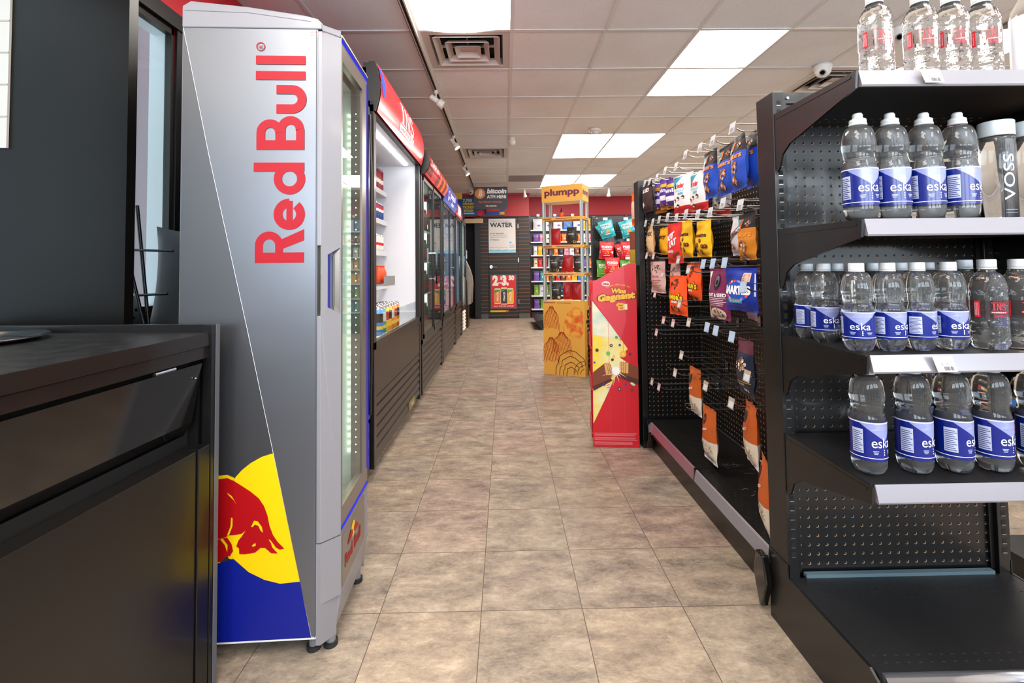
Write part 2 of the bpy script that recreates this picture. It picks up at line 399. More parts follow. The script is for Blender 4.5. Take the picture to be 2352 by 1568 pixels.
for i, j, a, c in LIGHTS:
    x0, x1, y0, y1 = GX+i*GS+.014, GX+(i+a)*GS-.014, GY+j*GS+.014, GY+(j+c)*GS-.014
    lb = names.get((i, j), 'added ceiling light panel out of view over the %s, %s of its kind' % ('shop front' if j < -1 else 'right side', ['first', 'second', 'third', 'fourth', 'fifth', 'sixth', 'seventh', 'eighth', 'ninth', 'tenth', 'eleventh', 'twelfth', 'thirteenth', 'fourteenth'][LIGHTS.index((i, j, a, c))]))
    t = thing('ceiling_light', lb, 'ceiling light', ((x0+x1)/2, (y0+y1)/2, ZC), group='recessed ceiling light panels')
    nx, ny = 6, 12; vs = []; sag = .022 if (i, j) == (-1, -2) else .004
    for p in range(nx+1):
        for q in range(ny+1):
            u, v = p/nx, q/ny
            dz = -sag*math.sin(PI*u)*(.25+.75*math.sin(PI*v)) if sag < .01 else -sag*math.sin(PI*min(1, u*1.1))*(.3+.9*v)
            vs.append((x0+(x1-x0)*u, y0+(y1-y0)*v, ZC+.006+dz))
    fs = [(p*(ny+1)+q, p*(ny+1)+q+1, (p+1)*(ny+1)+q+1, (p+1)*(ny+1)+q) for p in range(nx) for q in range(ny)]
    MB().add(vs, fs, 'lamp_lens', True).build('lens', t)
    fm = MB(); g = .012
    fm.box(x0-.003, x0+g, y0, y1, ZC+.008, ZC+.07, 'white_metal').box(x1-g, x1+.003, y0, y1, ZC+.008, ZC+.07, 'white_metal')
    fm.box(x0, x1, y0-.003, y0+g, ZC+.008, ZC+.07, 'white_metal').box(x0, x1, y1-g, y1+.003, ZC+.008, ZC+.07, 'white_metal').box(x0, x1, y0, y1, ZC+.07, ZC+.075, 'white_metal')
    fm.build('frame', t)

# walls
mat('wall_black', '16171A', .5); mat('wall_red', 'A81522', .55); mat('wall_red_bright', 'C01A26', .5); mat('wall_cream', 'CFC4B4', .7)
mat('trim_black', '0F0F10', .4); mat('baseboard_grey', '4F4C49', .6)
# left wall with the window opening
WY0, WY1, WZ0, WZ1 = .75, 2.19, .86, 2.14
mb = MB()
def wallL(y0, y1, z0, z1, mt): mb.box(X0-.085, X0, y0, y1, z0, z1, mt)
wallL(Y0, WY0, 0, 1.885, 'wall_black'); wallL(Y0, WY0, 1.885, ZC, 'wall_cream')
wallL(WY1, 11.4, 0, 1.885, 'wall_black'); wallL(WY1, 11.4, 1.885, ZC, 'wall_red_bright')
wallL(WY0, WY1, 0, WZ0, 'wall_black'); wallL(WY0, WY1, WZ1, ZC, 'wall_red_bright')
struct('wall_left', mb)
mb = MB()   # black casing round the window
mb.box(X0, X0+.02, WY0-.07, WY1+.05, WZ1, WZ1+.07, 'trim_black')
mb.box(X0, X0+.03, WY0, WY1+.02, WZ0-.05, WZ0, 'trim_black').box(X0, X0+.012, WY1, WY1+.04, WZ0, WZ1, 'trim_black')
struct('trim_3', mb)
mat('win_frame', '2A2622', .35, .4); mat('win_white', 'D5D5D8', .4)
w1 = bpy.data.objects.new('window_1', None); COL.objects.link(w1); w1['kind'] = 'structure'
mb = MB()
xa, xb = X0-.03, X0-.001
mb.box(xa, xb, WY0, WY0+.03, WZ0, WZ1, 'win_frame').box(xa, xb, WY1-.02, WY1, WZ0, WZ1, 'win_frame').box(xa, xb, WY0, WY1, WZ1-.03, WZ1, 'win_frame').box(xa, xb, WY0, WY1, WZ0, WZ0+.03, 'win_frame')
mb.box(X0-.088, xa, WY0, WY1, WZ0+.004, WZ0+.03, 'win_white').box(X0-.105, xa, WY1-.012, WY1-.002, WZ0, WZ1, 'win_white').box(X0-.088, xa, WY0, WY1, WZ1-.03, WZ1-.004, 'win_white')
mb.build('window_frame', w1)
MB().box(X0-.022, X0-.018, WY0+.03, WY1-.02, WZ0+.03, WZ1-.03, 'pane').build('window_pane', w1)
# outside: brick pier and grey rendered return wall
m = mat('brick_out', 'B98A6C', .8); nt = m.node_tree; N = nt.nodes; L = nt.links
tc = N.new('ShaderNodeTexCoord'); sp = N.new('ShaderNodeSeparateXYZ'); cb = N.new('ShaderNodeCombineXYZ'); L.new(tc.outputs['Object'], sp.inputs[0])
ad = N.new('ShaderNodeMath'); L.new(sp.outputs[0], ad.inputs[0]); L.new(sp.outputs[1], ad.inputs[1]); L.new(ad.outputs[0], cb.inputs[0]); L.new(sp.outputs[2], cb.inputs[1])
bk = N.new('ShaderNodeTexBrick'); bk.inputs['Scale'].default_value = 5; bk.inputs['Color1'].default_value = lin('C79A78'); bk.inputs['Color2'].default_value = lin('B07E60'); bk.inputs['Mortar'].default_value = lin('D9CBBD')
bk.inputs['Mortar Size'].default_value = .015
L.new(cb.outputs[0], bk.inputs[0]); L.new(bk.outputs[0], N['Principled BSDF'].inputs['Base Color'])
mat('render_out', 'A9979B', .85); mat('pale_out', 'DADCE6', .8)
struct('wall_outside', MB().box(-2.02, -1.66, 2.62, 2.8, 0, 3, 'render_out').box(-3.3, -2.02, 2.60, 2.8, 0, 3, 'brick_out').box(-6, -3.3, 2.6, 2.8, 0, 3, 'pale_out'))

# right wall, front wall with shop-front openings
struct('wall_right', MB().box(X1, X1+.1, Y0, 11.4, 0, ZC, 'wall_cream'))
mb = MB(); xs = [-1.6, -1.525, -.275, .125, 1.375, 1.775, 3.025, 3.275, 4.525, 5.2]
mb.box(X0, X1, Y0-.1, Y0, 2.25, ZC, 'wall_cream').box(X0, X1, Y0-.1, Y0, 0, 1.05, 'trim_black')
for a, c in ((-1.5, -1.525), (-.275, .125), (1.375, 1.775), (3.025, 3.275), (4.525, 5.2)):
    if c > a: mb.box(a, c, Y0-.1, Y0, 1.05, 2.25, 'trim_black')
struct('wall_front', mb)
# back walls: left recess, slatwall section, right part
mat('slat_black', '17120F', .45); mat('slat_groove', '7A4A26', .5); mat('slat_red', 'B01824', .45); mat('slat_red_g', '8C4A30', .5)
struct('wall_back', MB().box(.505, X1, 10.4, 10.5, 0, 2.16, 'wall_black').box(.505, X1, 10.4, 10.5, 2.16, ZC, 'wall_red').box(.46, .51, 9.97, 10.45, 0, ZC, 'wall_red'))
struct('wall_recess', MB().box(X0, -.45, 10.9, 11.0, 0, ZC, 'wall_black'))
def slats(mb, x0, x1, z0, z1, y, body, groove, pitch=.0755):
    mb.box(x0, x1, y, y+.02, z0, z1, body)
    z = z0+pitch*.6
    while z < z1-.01:
        mb.box(x0+.002, x1-.002, y-.0015, y, z, z+.009, groove); z += pitch
mb = MB(); slats(mb, -.50, -.347, .10, 2.09, 9.93, 'slat_black', 'slat_groove'); slats(mb, .275, .505, .10, 2.09, 9.93, 'slat_black', 'slat_groove')
mb.box(-.62, -.50, 9.90, 10.9, 0, 2.1, 'trim_black').box(-.347, .275, 9.93, 9.96, 2.075, 2.09, 'slat_black')
struct('wall_slatwall', mb)
mb = MB(); slats(mb, -1.5, .505, 2.10, 2.53, 9.90, 'slat_red', 'slat_red_g', .09); mb.box(-1.5, .52, 9.87, 9.9, 2.52, 2.56, 'slat_red').box(-1.5, .505, 9.9, 10.0, 2.09, 2.1, 'trim_black').box(-1.5, .505, 9.92, 9.97, 2.1, ZC, 'slat_red')
struct('wall_fascia', mb)
struct('baseboard_back', MB().box(-.50, -.35, 9.91, 9.93, 0, .10, 'baseboard_grey').box(.275, .505, 9.91, 9.93, 0, .10, 'baseboard_grey'))
struct('wall_behind_door', MB().box(-.62, .505, 9.985, 10.0, 0, ZC, 'trim_black'))
d = bpy.data.objects.new('door_1', None); COL.objects.link(d); d['kind'] = 'structure'
mb = MB(); slats(mb, -.342, .27, .02, 2.07, 9.935, 'slat_black', 'slat_groove'); mb.build('door_panel', d)
MB().cyl((-.285, 9.93, 1.06), (-.285, 9.90, 1.06), .033, 'chrome').cyl((-.285, 9.90, 1.06), (-.285, 9.87, 1.06), .016, 'chrome').tube([(-.285, 9.872, 1.06), (-.2, 9.872, 1.055), (-.17, 9.875, 1.05)], .009, 'chrome').build('door_handle', d)
for z in (.3, 1.15, 1.85): MB().box(.268, .28, 9.922, 9.935, z, z+.09, 'chrome').build('hinge', d)
# ============================================================ silver energy-drink fridge
mat('fridge_silver', '7E8188', .36, .85)
mat('fridge_graphite', '66676B', .38, .85)
mat('fridge_grey', '828187', .38, .15, coat=.1); mat('fridge_brush', '857C73', .3, .7)
mat('rb_red', '98071A', .5, spec=.3); mat('rb_blue', '06167A', .4, spec=.4); mat('rb_yellow', 'DDB803', .4, spec=.4)
mat('bull_red', '9C0810', .4, spec=.3)
mat('liner_white', 'E8ECE8', .35); mat('seam_dark', '55565C', .5)
F = thing('drink_fridge', 'tall silver single-door drinks fridge with red vertical lettering and a charging bull', 'fridge', (-.504, 1.33, 0), .042, local=True)
D, Wd = -.377, .38
mb = MB()
mb.box(D, -.012, .003, .03, .052, 1.705, 'fridge_silver').box(D, -.012, Wd-.03, Wd-.003, .052, 1.705, 'fridge_silver').box(D, D+.03, .03, Wd-.03, .052, 1.705, 'fridge_silver')
mb.box(D+.03, -.012, .03, Wd-.03, .052, .30, 'fridge_silver').box(D+.03, -.012, .03, Wd-.03, 1.66, 1.705, 'fridge_silver')
mb.build('cabinet', F)
mb = MB()
mb.box(D+.03, D+.034, .03, Wd-.03, .30, 1.66, 'liner_white').box(D+.03, -.014, .03, .034, .30, 1.66, 'liner_white').box(D+.03, -.014, Wd-.034, Wd-.03, .30, 1.66, 'liner_white')
mb.box(D+.03, -.014, .03, Wd-.03, .30, .304, 'liner_white').box(D+.03, -.014, .03, Wd-.03, 1.656, 1.66, 'liner_white')
mb.build('liner', F)
# printed side panel
p = P((0, .003, 0), off=.0006); q = P((0, .003, 0), off=.0012); r = P((0, .003, 0), off=.0018); r2 = P((0, .003, 0), off=.0024)
mb = MB()
mb.fill([(-.375, .055), (-.375, 1.705), (-.302, 1.347), (-.196, .871), (-.126, .542), (-.024, .055)], p, 'fridge_graphite')
mb.fill([(-.024, .055), (-.126, .542), (-.196, .871), (-.302, 1.347), (-.375, 1.705), (-.016, 1.705), (-.016, .055)], p, 'fridge_silver')
mb.stroke([(-.024, .055), (-.126, .542), (-.196, .871), (-.302, 1.347), (-.375, 1.705)], .0012, q, 'white_metal')
circ = [(-.126, .542), (-.155, .534), (-.185, .518), (-.208, .5), (-.225, .481), (-.236, .462), (-.262, .40), (-.262, .34), (-.24, .271), (-.223, .264), (-.188, .233), (-.147, .211), (-.106, .199), (-.054, .202)]
mb.fill([(-.376, .26), (-.292, .26), (-.26, .26), (-.228, .27), (-.188, .233), (-.147, .211), (-.106, .199), (-.054, .202), (-.024, .055), (-.376, .055)], q, 'rb_blue')
mb.fill(circ, q, 'rb_yellow')
mb.fill([(-.33, .49), (-.263, .488), (-.245, .489), (-.228, .481), (-.22, .45), (-.262, .26), (-.33, .255)], q, 'rb_yellow')
mb.fill([(-.33, .485), (-.295, .48), (-.263, .479), (-.245, .481), (-.228, .473), (-.207, .459), (-.184, .443), (-.163, .425), (-.149, .404), (-.14, .38), (-.134, .351), (-.125, .327), (-.113, .309), (-.095, .29), (-.107, .288), (-.122, .297), (-.133, .316), (-.127, .295), (-.112, .278), (-.13, .28), (-.145, .294), (-.157, .295), (-.171, .283), (-.197, .28), (-.212, .281), (-.213, .296), (-.22, .301), (-.215, .316), (-.206, .327), (-.196, .342), (-.206, .334), (-.224, .331), (-.238, .331), (-.25, .326), (-.261, .323), (-.33, .322)], r, 'bull_red')
mb.fill([(-.33, .317), (-.261, .322), (-.244, .326), (-.232, .308), (-.228, .29), (-.236, .277), (-.249, .275), (-.26, .263), (-.33, .258)], r, 'bull_red')
for s_ in ([(-.246, .443), (-.233, .434), (-.22, .411), (-.227, .422), (-.239, .434)], [(-.234, .377), (-.23, .376), (-.23, .355), (-.239, .331), (-.244, .331), (-.235, .355)],
           [(-.182, .351), (-.174, .367), (-.165, .365), (-.154, .35), (-.151, .335), (-.157, .34), (-.163, .353), (-.172, .357), (-.177, .351)], [(-.18, .301), (-.171, .309), (-.169, .302), (-.176, .299)],
           [(-.136, .316), (-.132, .315), (-.118, .296), (-.122, .294)], [(-.261, .321), (-.255, .324), (-.242, .306), (-.243, .288), (-.249, .306)]):
    mb.fill(s_, r2, 'rb_yellow')
# vertical lettering: a along the word (up), h letter height (to the left)
_gl = [0]
g = lambda a, h: Vector((-.047-h*.000569, .003-.0014-_gl[0]*.00012, 1.054+a*.000586))
def ring(cx, cy, rr, wd, a0=0, a1=360, n=28): _gl[0] += 1; mb.stroke(arc(cx, cy, rr, a0, a1, n), wd, g, 'rb_red', closed=(a1-a0 == 360))
def bar(a0, a1, h0, h1): _gl[0] += 1; mb.fill([(a0, h0), (a1, h0), (a1, h1), (a0, h1)], g, 'rb_red')
def st(*a, **k): _gl[0] += 1; mb.stroke(*a, **k)
def fl(*a, **k): _gl[0] += 1; mb.fill(*a, **k)
bar(0, 48, 0, 231); st([(30, 212.5), (81, 212.5)]+arc(81, 165, 47.5, 90, -90, 14)[1:]+[(30, 117.5)], 37, g, 'rb_red'); fl([(62, 110), (102, 125), (157, 0), (104, 0)], g, 'rb_red')
ring(227, 70.5, 53, 42, 0, 322); bar(180, 290, 55, 84)
ring(394, 70, 55, 39); bar(428, 471, 0, 239)
bar(531, 577, 0, 227); st([(560, 20), (628, 20)]+arc(628, 66, 44, -90, 90, 14)+[(560, 110)], 40, g, 'rb_red'); st([(560, 118), (612, 118)]+arc(612, 163, 44, -90, 90, 14)+[(560, 207)], 40, g, 'rb_red')
st([(726.5, 134), (726.5, 59)]+arc(772.5, 58, 46, 180, 360, 16)+[(818.5, 59), (818.5, 134)], 43, g, 'rb_red')
bar(865, 906, -4, 232); bar(939, 980, -4, 232)
ring(1024, 210, 19, 4); _gl[0] += 1; mb.text('R', 1024, 200, 28, g, 'rb_red')
mb.rect(-.036, -.012, 1.684, 1.702, P((0, .003, 0), off=.0008), 'white_metal')
mb.text('Peel Off the film', -.014, 1.6945, .006, r2, 'rb_red', bold=.01).text('before use.', -.019, 1.687, .006, r2, 'rb_red', bold=.01)
mb.rect(D, -.012, .050, .057, p, 'white_metal').rect(-.0165, -.0145, .055, 1.703, r, 'seam_dark')
mb.build('side_panel', F)
# door: light grey chamfered stiles, brushed glass surround, glass
fx = .042
mb = MB()
def stile(y_a, y_b, z0, z1, m): mb.zprism([(-.012, y_a), (0, y_a), (fx, y_b), (fx, y_b+(.006 if y_b > y_a else -.006)), (-.012, y_b+(.006 if y_b > y_a else -.006))], z0, z1, m)
stile(0, .040, .30, .907, 'fridge_grey'); stile(0, .040, 1.10, 1.70, 'fridge_grey'); stile(Wd, Wd-.04, .30, 1.70, 'fridge_grey')
ux, uy = fx/math.hypot(fx, .04), .04/math.hypot(fx, .04); LL = math.hypot(fx, .04)
pc = P((0, 0, 0), (ux, uy, 0), (0, 0, 1))
mb.fill([[(0, .907), (LL, .907), (LL, 1.10), (0, 1.10)], [(.018, .93), (.018, 1.075), (LL-.003, 1.096), (LL-.003, .911)]], pc, 'fridge_grey')
mb.build('door_stile', F, bevel=.002)
mb = MB(); pb = P((0, 0, 0), (ux, uy, 0), (0, 0, 1), off=-.016)
lp = [(.018, .93), (.018, 1.075), (LL-.003, 1.096), (LL-.003, .911)]
for i in range(4):
    a, c = lp[i], lp[(i+1) % 4]; mb.quad(pc(*a), pc(*c), pb(*c), pb(*a), 'fridge_grey')
mb.fill(lp, pb, 'seam_dark')
mb.stroke([(.030, .925), (.030, 1.08)], .004, P((0, 0, 0), (ux, uy, 0), (0, 0, 1), off=-.014), 'led_blue').rect(.040, LL-.004, .93, 1.075, P((0, 0, 0), (ux, uy, 0), (0, 0, 1), off=-.012), 'fridge_silver')
mb.build('door_handle', F)
pf = P((fx, 0, 0), (0, 1, 0), (0, 0, 1))
mb = MB(); y0, y1, z0, z1 = .04, Wd-.04, .30, 1.70; gy0, gy1, gz0, gz1 = .052, .275, .372, 1.637
for a0, a1, b0, b1 in ((y0, gy0, z0, z1), (gy1, y1, z0, z1), (gy0, gy1, z0, gz0), (gy0, gy1, gz1, z1)): mb.box(fx-.02, fx, a0, a1, b0, b1, 'fridge_brush')
mb.build('door_frame', F)
MB().quad((fx-.004, gy0, gz0), (fx-.004, gy1, gz0), (fx-.004, gy1, gz1), (fx-.004, gy0, gz1), 'door_glass').build('door_glass', F)
mb = MB(); mb.box(fx, fx+.002, y0, y1, .312, .318, 'led_blue').box(fx, fx+.002, y0, y1, 1.688, 1.696, 'led_blue').box(fx-.002, fx+.004, y1-.0016, y1+.0003, .36, 1.68, 'led_blue'); mb.build('blue_light_line', F)
mb = MB()
for (xx, yy, rr, mt, st) in ((-.02, Wd-.04, .0042, 'led_and_reflection', .025), (-.055, Wd-.036, .0022, 'led_and_reflection', .025), (.008, Wd-.055, .0018, 'led_and_reflection', .025)):  # second row is the strip's reflection, built as small glowing beads
    z = .42
    while z < 1.58: mb.lathe([(0, -rr*1.3), (rr*.9, -rr*.5), (rr*.9, rr*.5), (0, rr*1.3)], mt, 6, (xx, yy, z), caps=False); z += st
mb.box(-.022, -.018, Wd-.0345, Wd-.0335, .42, 1.58, 'white_metal').build('led_strip', F)
for z in (.55, .78, 1.02, 1.26, 1.48):
    mb = MB()
    for k in range(10): mb.cyl((D+.04, .045+k*.032, z), (-.05, .045+k*.032, z), .0018, 'white_metal', n=6)
    mb.cyl((-.05, .036, z), (-.05, Wd-.036, z), .003, 'white_metal', n=6)
    mb.build('wire_shelf', F)
# kick panel with small logo, sloped toe, feet
mb = MB()
mb.zprism([(-.012, 0), (0, 0), (fx, .04), (fx, Wd-.04), (0, Wd), (-.012, Wd)], .14, .298, 'fridge_grey')
mb.prism([(.14, fx), (.05, fx-.015), (.035, -.012), (.14, -.012)], lambda a, b: Vector((b, .04, a)), lambda a, b: Vector((b, Wd-.04, a)), 'fridge_grey')
mb.zprism([(-.012, 0), (0, 0), (fx-.012, .04), (-.012, .04)], .035, .14, 'fridge_grey').zprism([(-.012, Wd), (0, Wd), (fx-.012, Wd-.04), (-.012, Wd-.04)], .035, .14, 'fridge_grey')
mb.rect(.05, .30, .15, .292, P((fx, 0, 0), (0, 1, 0), (0, 0, 1), off=.0008), 'fridge_brush')
pl = P((fx, 0, 0), (0, 1, 0), (0, 0, 1), off=.0016); pm = P((fx, 0, 0), (0, 1, 0), (0, 0, 1), off=.0022)
mb.disc(.16, .255, .022, pl, 'rb_yellow')
mb.fill([(.10, .238), (.118, .252), (.135, .262), (.15, .258), (.155, .244), (.14, .238), (.12, .236)], pm, 'rb_red').fill([(.22, .238), (.202, .252), (.185, .262), (.17, .258), (.165, .244), (.18, .238), (.20, .236)], pm, 'rb_red')
mb.text('Red Bull', .16, .19, .048, pl, 'rb_red', bold=.03, width=.17)
mb.build('kick_panel', F)
mb = MB(); prof = [(D, 1.705), (.0, 1.705), (.0, 1.722), (-.012, 1.734), (-.05, 1.744), (-.20, 1.765), (-.355, 1.779), (-.377, 1.765)]
mb.prism(prof, lambda a, b: Vector((a, -.001, b)), lambda a, b: Vector((a, Wd, b)), 'fridge_grey')
mb.prism([(0, 1.70), (fx+.004, 1.70), (fx+.004, 1.706), (fx-.008, 1.716), (0, 1.722)], lambda a, b: Vector((a, .04, b)), lambda a, b: Vector((a, Wd-.04, b)), 'fridge_grey')
mb.zprism([(0, 0), (fx, .04), (0, .04)], 1.70, 1.72, 'fridge_grey').zprism([(0, Wd), (fx, Wd-.04), (0, Wd-.04)], 1.70, 1.72, 'fridge_grey')
mb.stroke([(-.37, 1.752), (-.2, 1.748), (-.03, 1.726)], .0015, P((0, -.001, 0), off=.0005), 'seam_dark')
mb.build('top_cap', F, bevel=.004)
for x, y in ((-.03, .04), (-.03, Wd-.04), (D+.05, .04), (D+.05, Wd-.04), (.012, .05), (.012, Wd-.06)):
    MB().cyl((x, y, .012), (x, y, .055), .013, 'fridge_grey').cyl((x, y, 0), (x, y, .012), .019, 'rubber').build('foot', F)

# ============================================================ service counter
mat('counter_body', '110E0C', .33, coat=.1); mat('counter_edge', '1A1411', .3, coat=.2); noisy('counter_top', '131211', '1C1A19', 25, .28, detail=6, rr=.2)
Kc = thing('service_counter', 'black service counter with dropped glossy flap and steel-rimmed dish on its top', 'counter', (-.735, 1.255, 0), -.05, local=True)
mb = MB(); mb.box(-.80, -.055, -1.5, -.022, 0, .845, 'black_matte'); mb.build('body', Kc)
mb = MB(); mb.box(-.80, -.006, -1.5, -.02, .848, .880, 'counter_top').box(-.0055, -.004, -1.5, -.022, .848, .880, 'counter_edge'); mb.build('countertop', Kc)
MB().box(-.055, -.010, -1.5, -.022, .818, .846, 'counter_edge').build('fascia', Kc)
MB().box(-.80, .0, -.019, 0, 0, .899, 'black_metal').box(-.022, .001, -.030, -.018, 0, .899, 'black_metal').box(.001, .0025, -.017, -.001, 0, .899, 'seam_dark').build('end_panel', Kc, bevel=.0015)
mb = MB(); mb.prism([(-.016, .808), (-.010, .808), (-.034, .665), (-.075, .60), (-.08, .603), (-.042, .668)], lambda a, b: Vector((a, -1.5, b)), lambda a, b: Vector((a, -.05, b)), 'black_glossy')
fl_ = mb.build('flap', Kc)
for y in (-.17, -.62, -1.05): MB().cyl((-.011, y-.03, .812), (-.011, y+.03, .812), .004, 'chrome', n=10).build('hinge', Kc)
MB().lathe([(.0, 0), (.004, 0), (.003, .002), (0, .003)], 'chrome', 10, (0, 0, 0)).build('bolt', Kc).location = (-.012, -.07, .775)
MB().box(-.054, -.03, -.035, -.028, .60, .84, 'black_metal').build('slide_rail', Kc)
mb = MB(); mb.box(-.05, -.004, -1.5, -.075, 0, .604, 'counter_body').box(-.05, .0, -.073, -.032, 0, .606, 'black_metal'); mb.build('lower_door', Kc, bevel=.0015)
dish = MB().lathe([(0, 0), (.120, 0), (.142, .008), (.160, .012), (.163, .009), (.143, .003), (.120, .0008)], 'chrome', 40, (-1.22, 1.08, .8815), caps=False).build('dish', None, (-1.385, 1.23, .883))
tag(dish, 'shallow round steel dish lying on the black service counter', 'dish')

# ============================================================ partition, tile sheet, rack, cushion
tag(MB().box(-1.495, -1.107, 1.42, 1.455, 0, 2.45, 'black_glossy').build('partition', None, (-1.3, 1.43, 0)), 'tall glossy black partition board standing behind the service counter', 'partition')
noisy('part_dark', '0A0706', '0E0B09', 3, .32); M['part_dark'].node_tree.nodes['Principled BSDF'].inputs['Specular IOR Level'].default_value = .22
bpy.data.objects['partition'].data.materials[0] = M['part_dark']
mat('tile_white', 'B5AFA8', .4); mat('tile_gap', '9A938C', .6)
mb = MB(); mb.box(-1.494, -1.449, 1.412, 1.419, 1.40, 2.45, 'tile_white')
for k in range(11): mb.box(-1.494, -1.449, 1.4105, 1.4125, 1.49+k*.095, 1.494+k*.095, 'tile_gap')
tag(mb.build('tile_sheet', None, (-1.47, 1.415, 1.4)), 'narrow strip of white brick-pattern tile on the black partition', 'tile')
rk = thing('display_rack', 'black wire display rack with a slanted perforated side, in front of the window', 'rack', (-1.30, 1.75, 0))
MB().tube([(-1.332, 1.76, 1.275), (-1.286, 1.76, .862), (-1.22, 1.76, .30), (-1.20, 1.76, 0)], .006, 'black_metal').build('upright', rk)
MB().tube([(-1.363, 1.75, 1.12), (-1.297, 1.75, .862), (-1.12, 1.75, .15), (-1.09, 1.75, 0)], .006, 'black_metal').build('slanted_post', rk)
MB().tube([(-1.37, 1.75, 1.115), (-1.193, 1.75, 1.108)], .0045, 'black_metal').build('crossbar', rk)
MB().tube([(-1.312, 1.75, .951), (-1.211, 1.75, .955)], .0045, 'black_metal').build('crossbar', rk)
loops = [[(-1.47, 0), (-1.10, 0), (-1.30, .87), (-1.366, 1.11), (-1.40, 1.11), (-1.47, .90)]]
for i in range(14):
    for j in range(4):
        cx = -1.40+j*.028+(i % 2)*.012+(14-i)*.006-.055; cz = .86+i*.028-.13
        if cz > 1.0 or cx > -1.315-(cz-.9)*.26 or cx < -1.44: continue
        loops.append([(cx+.006*math.cos(2*PI*k/8), cz+.006*math.sin(2*PI*k/8)) for k in range(8)])
MB().fill(loops, P((0, 1.752, 0)), 'black_metal').build('perforated_side', rk)
mat('velvet', '10141C', .85)
M['velvet'].node_tree.nodes['Principled BSDF'].inputs['Sheen Weight'].default_value = .5
def cushion(name, cx, cy, cz, w_, h_, t_, ang, label):
    vs = []; n = 14; mb = MB()
    for sgn in (1, -1):
        for i in range(n+1):
            for j in range(n+1):
                u, v = 2*i/n-1, 2*j/n-1
                pu = u*w_/2*(1-.10*(1-v*v)*1.0); pv = v*h_/2*(1-.10*(1-u*u))
                d = t_/2*((1-u*u)*(1-v*v))**.45*sgn
                x_, z_ = pu*math.cos(ang)-pv*math.sin(ang), pu*math.sin(ang)+pv*math.cos(ang)
                vs.append((cx+x_, cy-d, cz+z_))
    fs = []
    for s_ in range(2):
        b_ = s_*(n+1)**2
        for i in range(n):
            for j in range(n):
                f = (b_+i*(n+1)+j, b_+(i+1)*(n+1)+j, b_+(i+1)*(n+1)+j+1, b_+i*(n+1)+j+1); fs.append(f if s_ == 0 else f[::-1])
    mb.add(vs, fs, 'velvet', True)
    return tag(mb.build(name, None, (cx, cy, cz)), label, 'cushion')
cushion('cushion', -1.195, 1.90, 1.00, .36, .40, .12, R(-4), 'black velvet cushion with a pointed corner standing in front of the window')
bn = MB(); bn.box(-1.36, -1.10, 1.86, 2.1, 0, .80, 'black_matte'); tag(bn.build('storage_box', None, (-1.23, 1.98, 0)), 'plain black storage box under the velvet cushion by the window', 'box')
# ============================================================ cooler row
mat('cooler_black', '171412', .38, coat=.1); mat('cooler_brown', '2A211C', .36, .2); mat('louvre', '3B312B', .38, .3)
mat('cooler_in', 'DDDDE2', .4); mat('cooler_in_dark', '26302E', .4); mat('gasket', '0A0A0A', .6)
for n_, c_, e_ in (('sign_red', 'D8202A', .30), ('sign_white', 'F0E8E4', .6), ('sign_blue', '1A48BC', .30), ('sign_orange', 'F06A1C', .45), ('sign_dkred', '86140F', .2)): mat(n_, c_, .25, emit=e_, coat=.35)
CX = -.655
def cooler(name, label, y0, y1, ztop, zdoor, zbase, interior='cooler_in', doors=2, open_front=False, louvres=6):
    t = thing(name, label, 'cooler', (CX-.35, (y0+y1)/2, 0)); xb = -1.38
    mb = MB(); e = .03
    mb.box(xb, CX-.02, y0, y0+e, .05, ztop-.01, 'cooler_black').box(xb, CX-.02, y1-e, y1, .05, ztop-.01, 'cooler_black').box(xb, xb+e, y0, y1, .05, ztop-.01, 'cooler_black')
    mb.box(xb, CX-.02, y0, y1, .05, zbase, 'cooler_black').box(xb, CX-.04, y0, y1, zdoor, ztop-.01, 'cooler_black')
    mb.box(xb, CX-.06, y0+.02, y1-.02, 0, .05, 'gasket')
    mb.build('cabinet', t)
    mb = MB(); a, c, d, f, g, h = xb+e, CX-.03, y0+e, y1-e, zbase, zdoor
    mb.box(a, a+.004, d, f, g, h, interior).box(a, c, d, d+.004, g, h, interior).box(a, c, f-.004, f, g, h, interior).box(a, c, d, f, g, g+.004, interior).box(a, c, d, f, h-.004, h, interior)
    mb.build('liner', t)
    mb = MB(); s_ = .045
    mb.box(CX-.03, CX, y0, y0+s_, .05, ztop-.18, 'cooler_black').box(CX-.03, CX, y1-s_, y1, .05, ztop-.18, 'cooler_black').box(CX-.03, CX, y0, y1, zdoor, zdoor+.04, 'cooler_black').box(CX-.03, CX, y0, y1, zbase-.03, zbase+.01, 'cooler_black')
    mb.build('front_frame', t, bevel=.002)
    mb = MB(); z = .09; dz = (zbase-.05-.09)/louvres if not open_front else .052
    for k in range(louvres):
        zz = z+k*dz
        mb.prism([(CX-.03, zz), (CX-.002, zz+.004), (CX-.006, zz+dz*.72), (CX-.03, zz+dz*.9)], lambda a, b: Vector((a, y0+s_, b)), lambda a, b: Vector((a, y1-s_, b)), 'louvre')
    mb.box(CX-.035, CX-.03, y0+s_, y1-s_, .06, zbase-.03, 'gasket'); mb.build('grille', t)
    return t
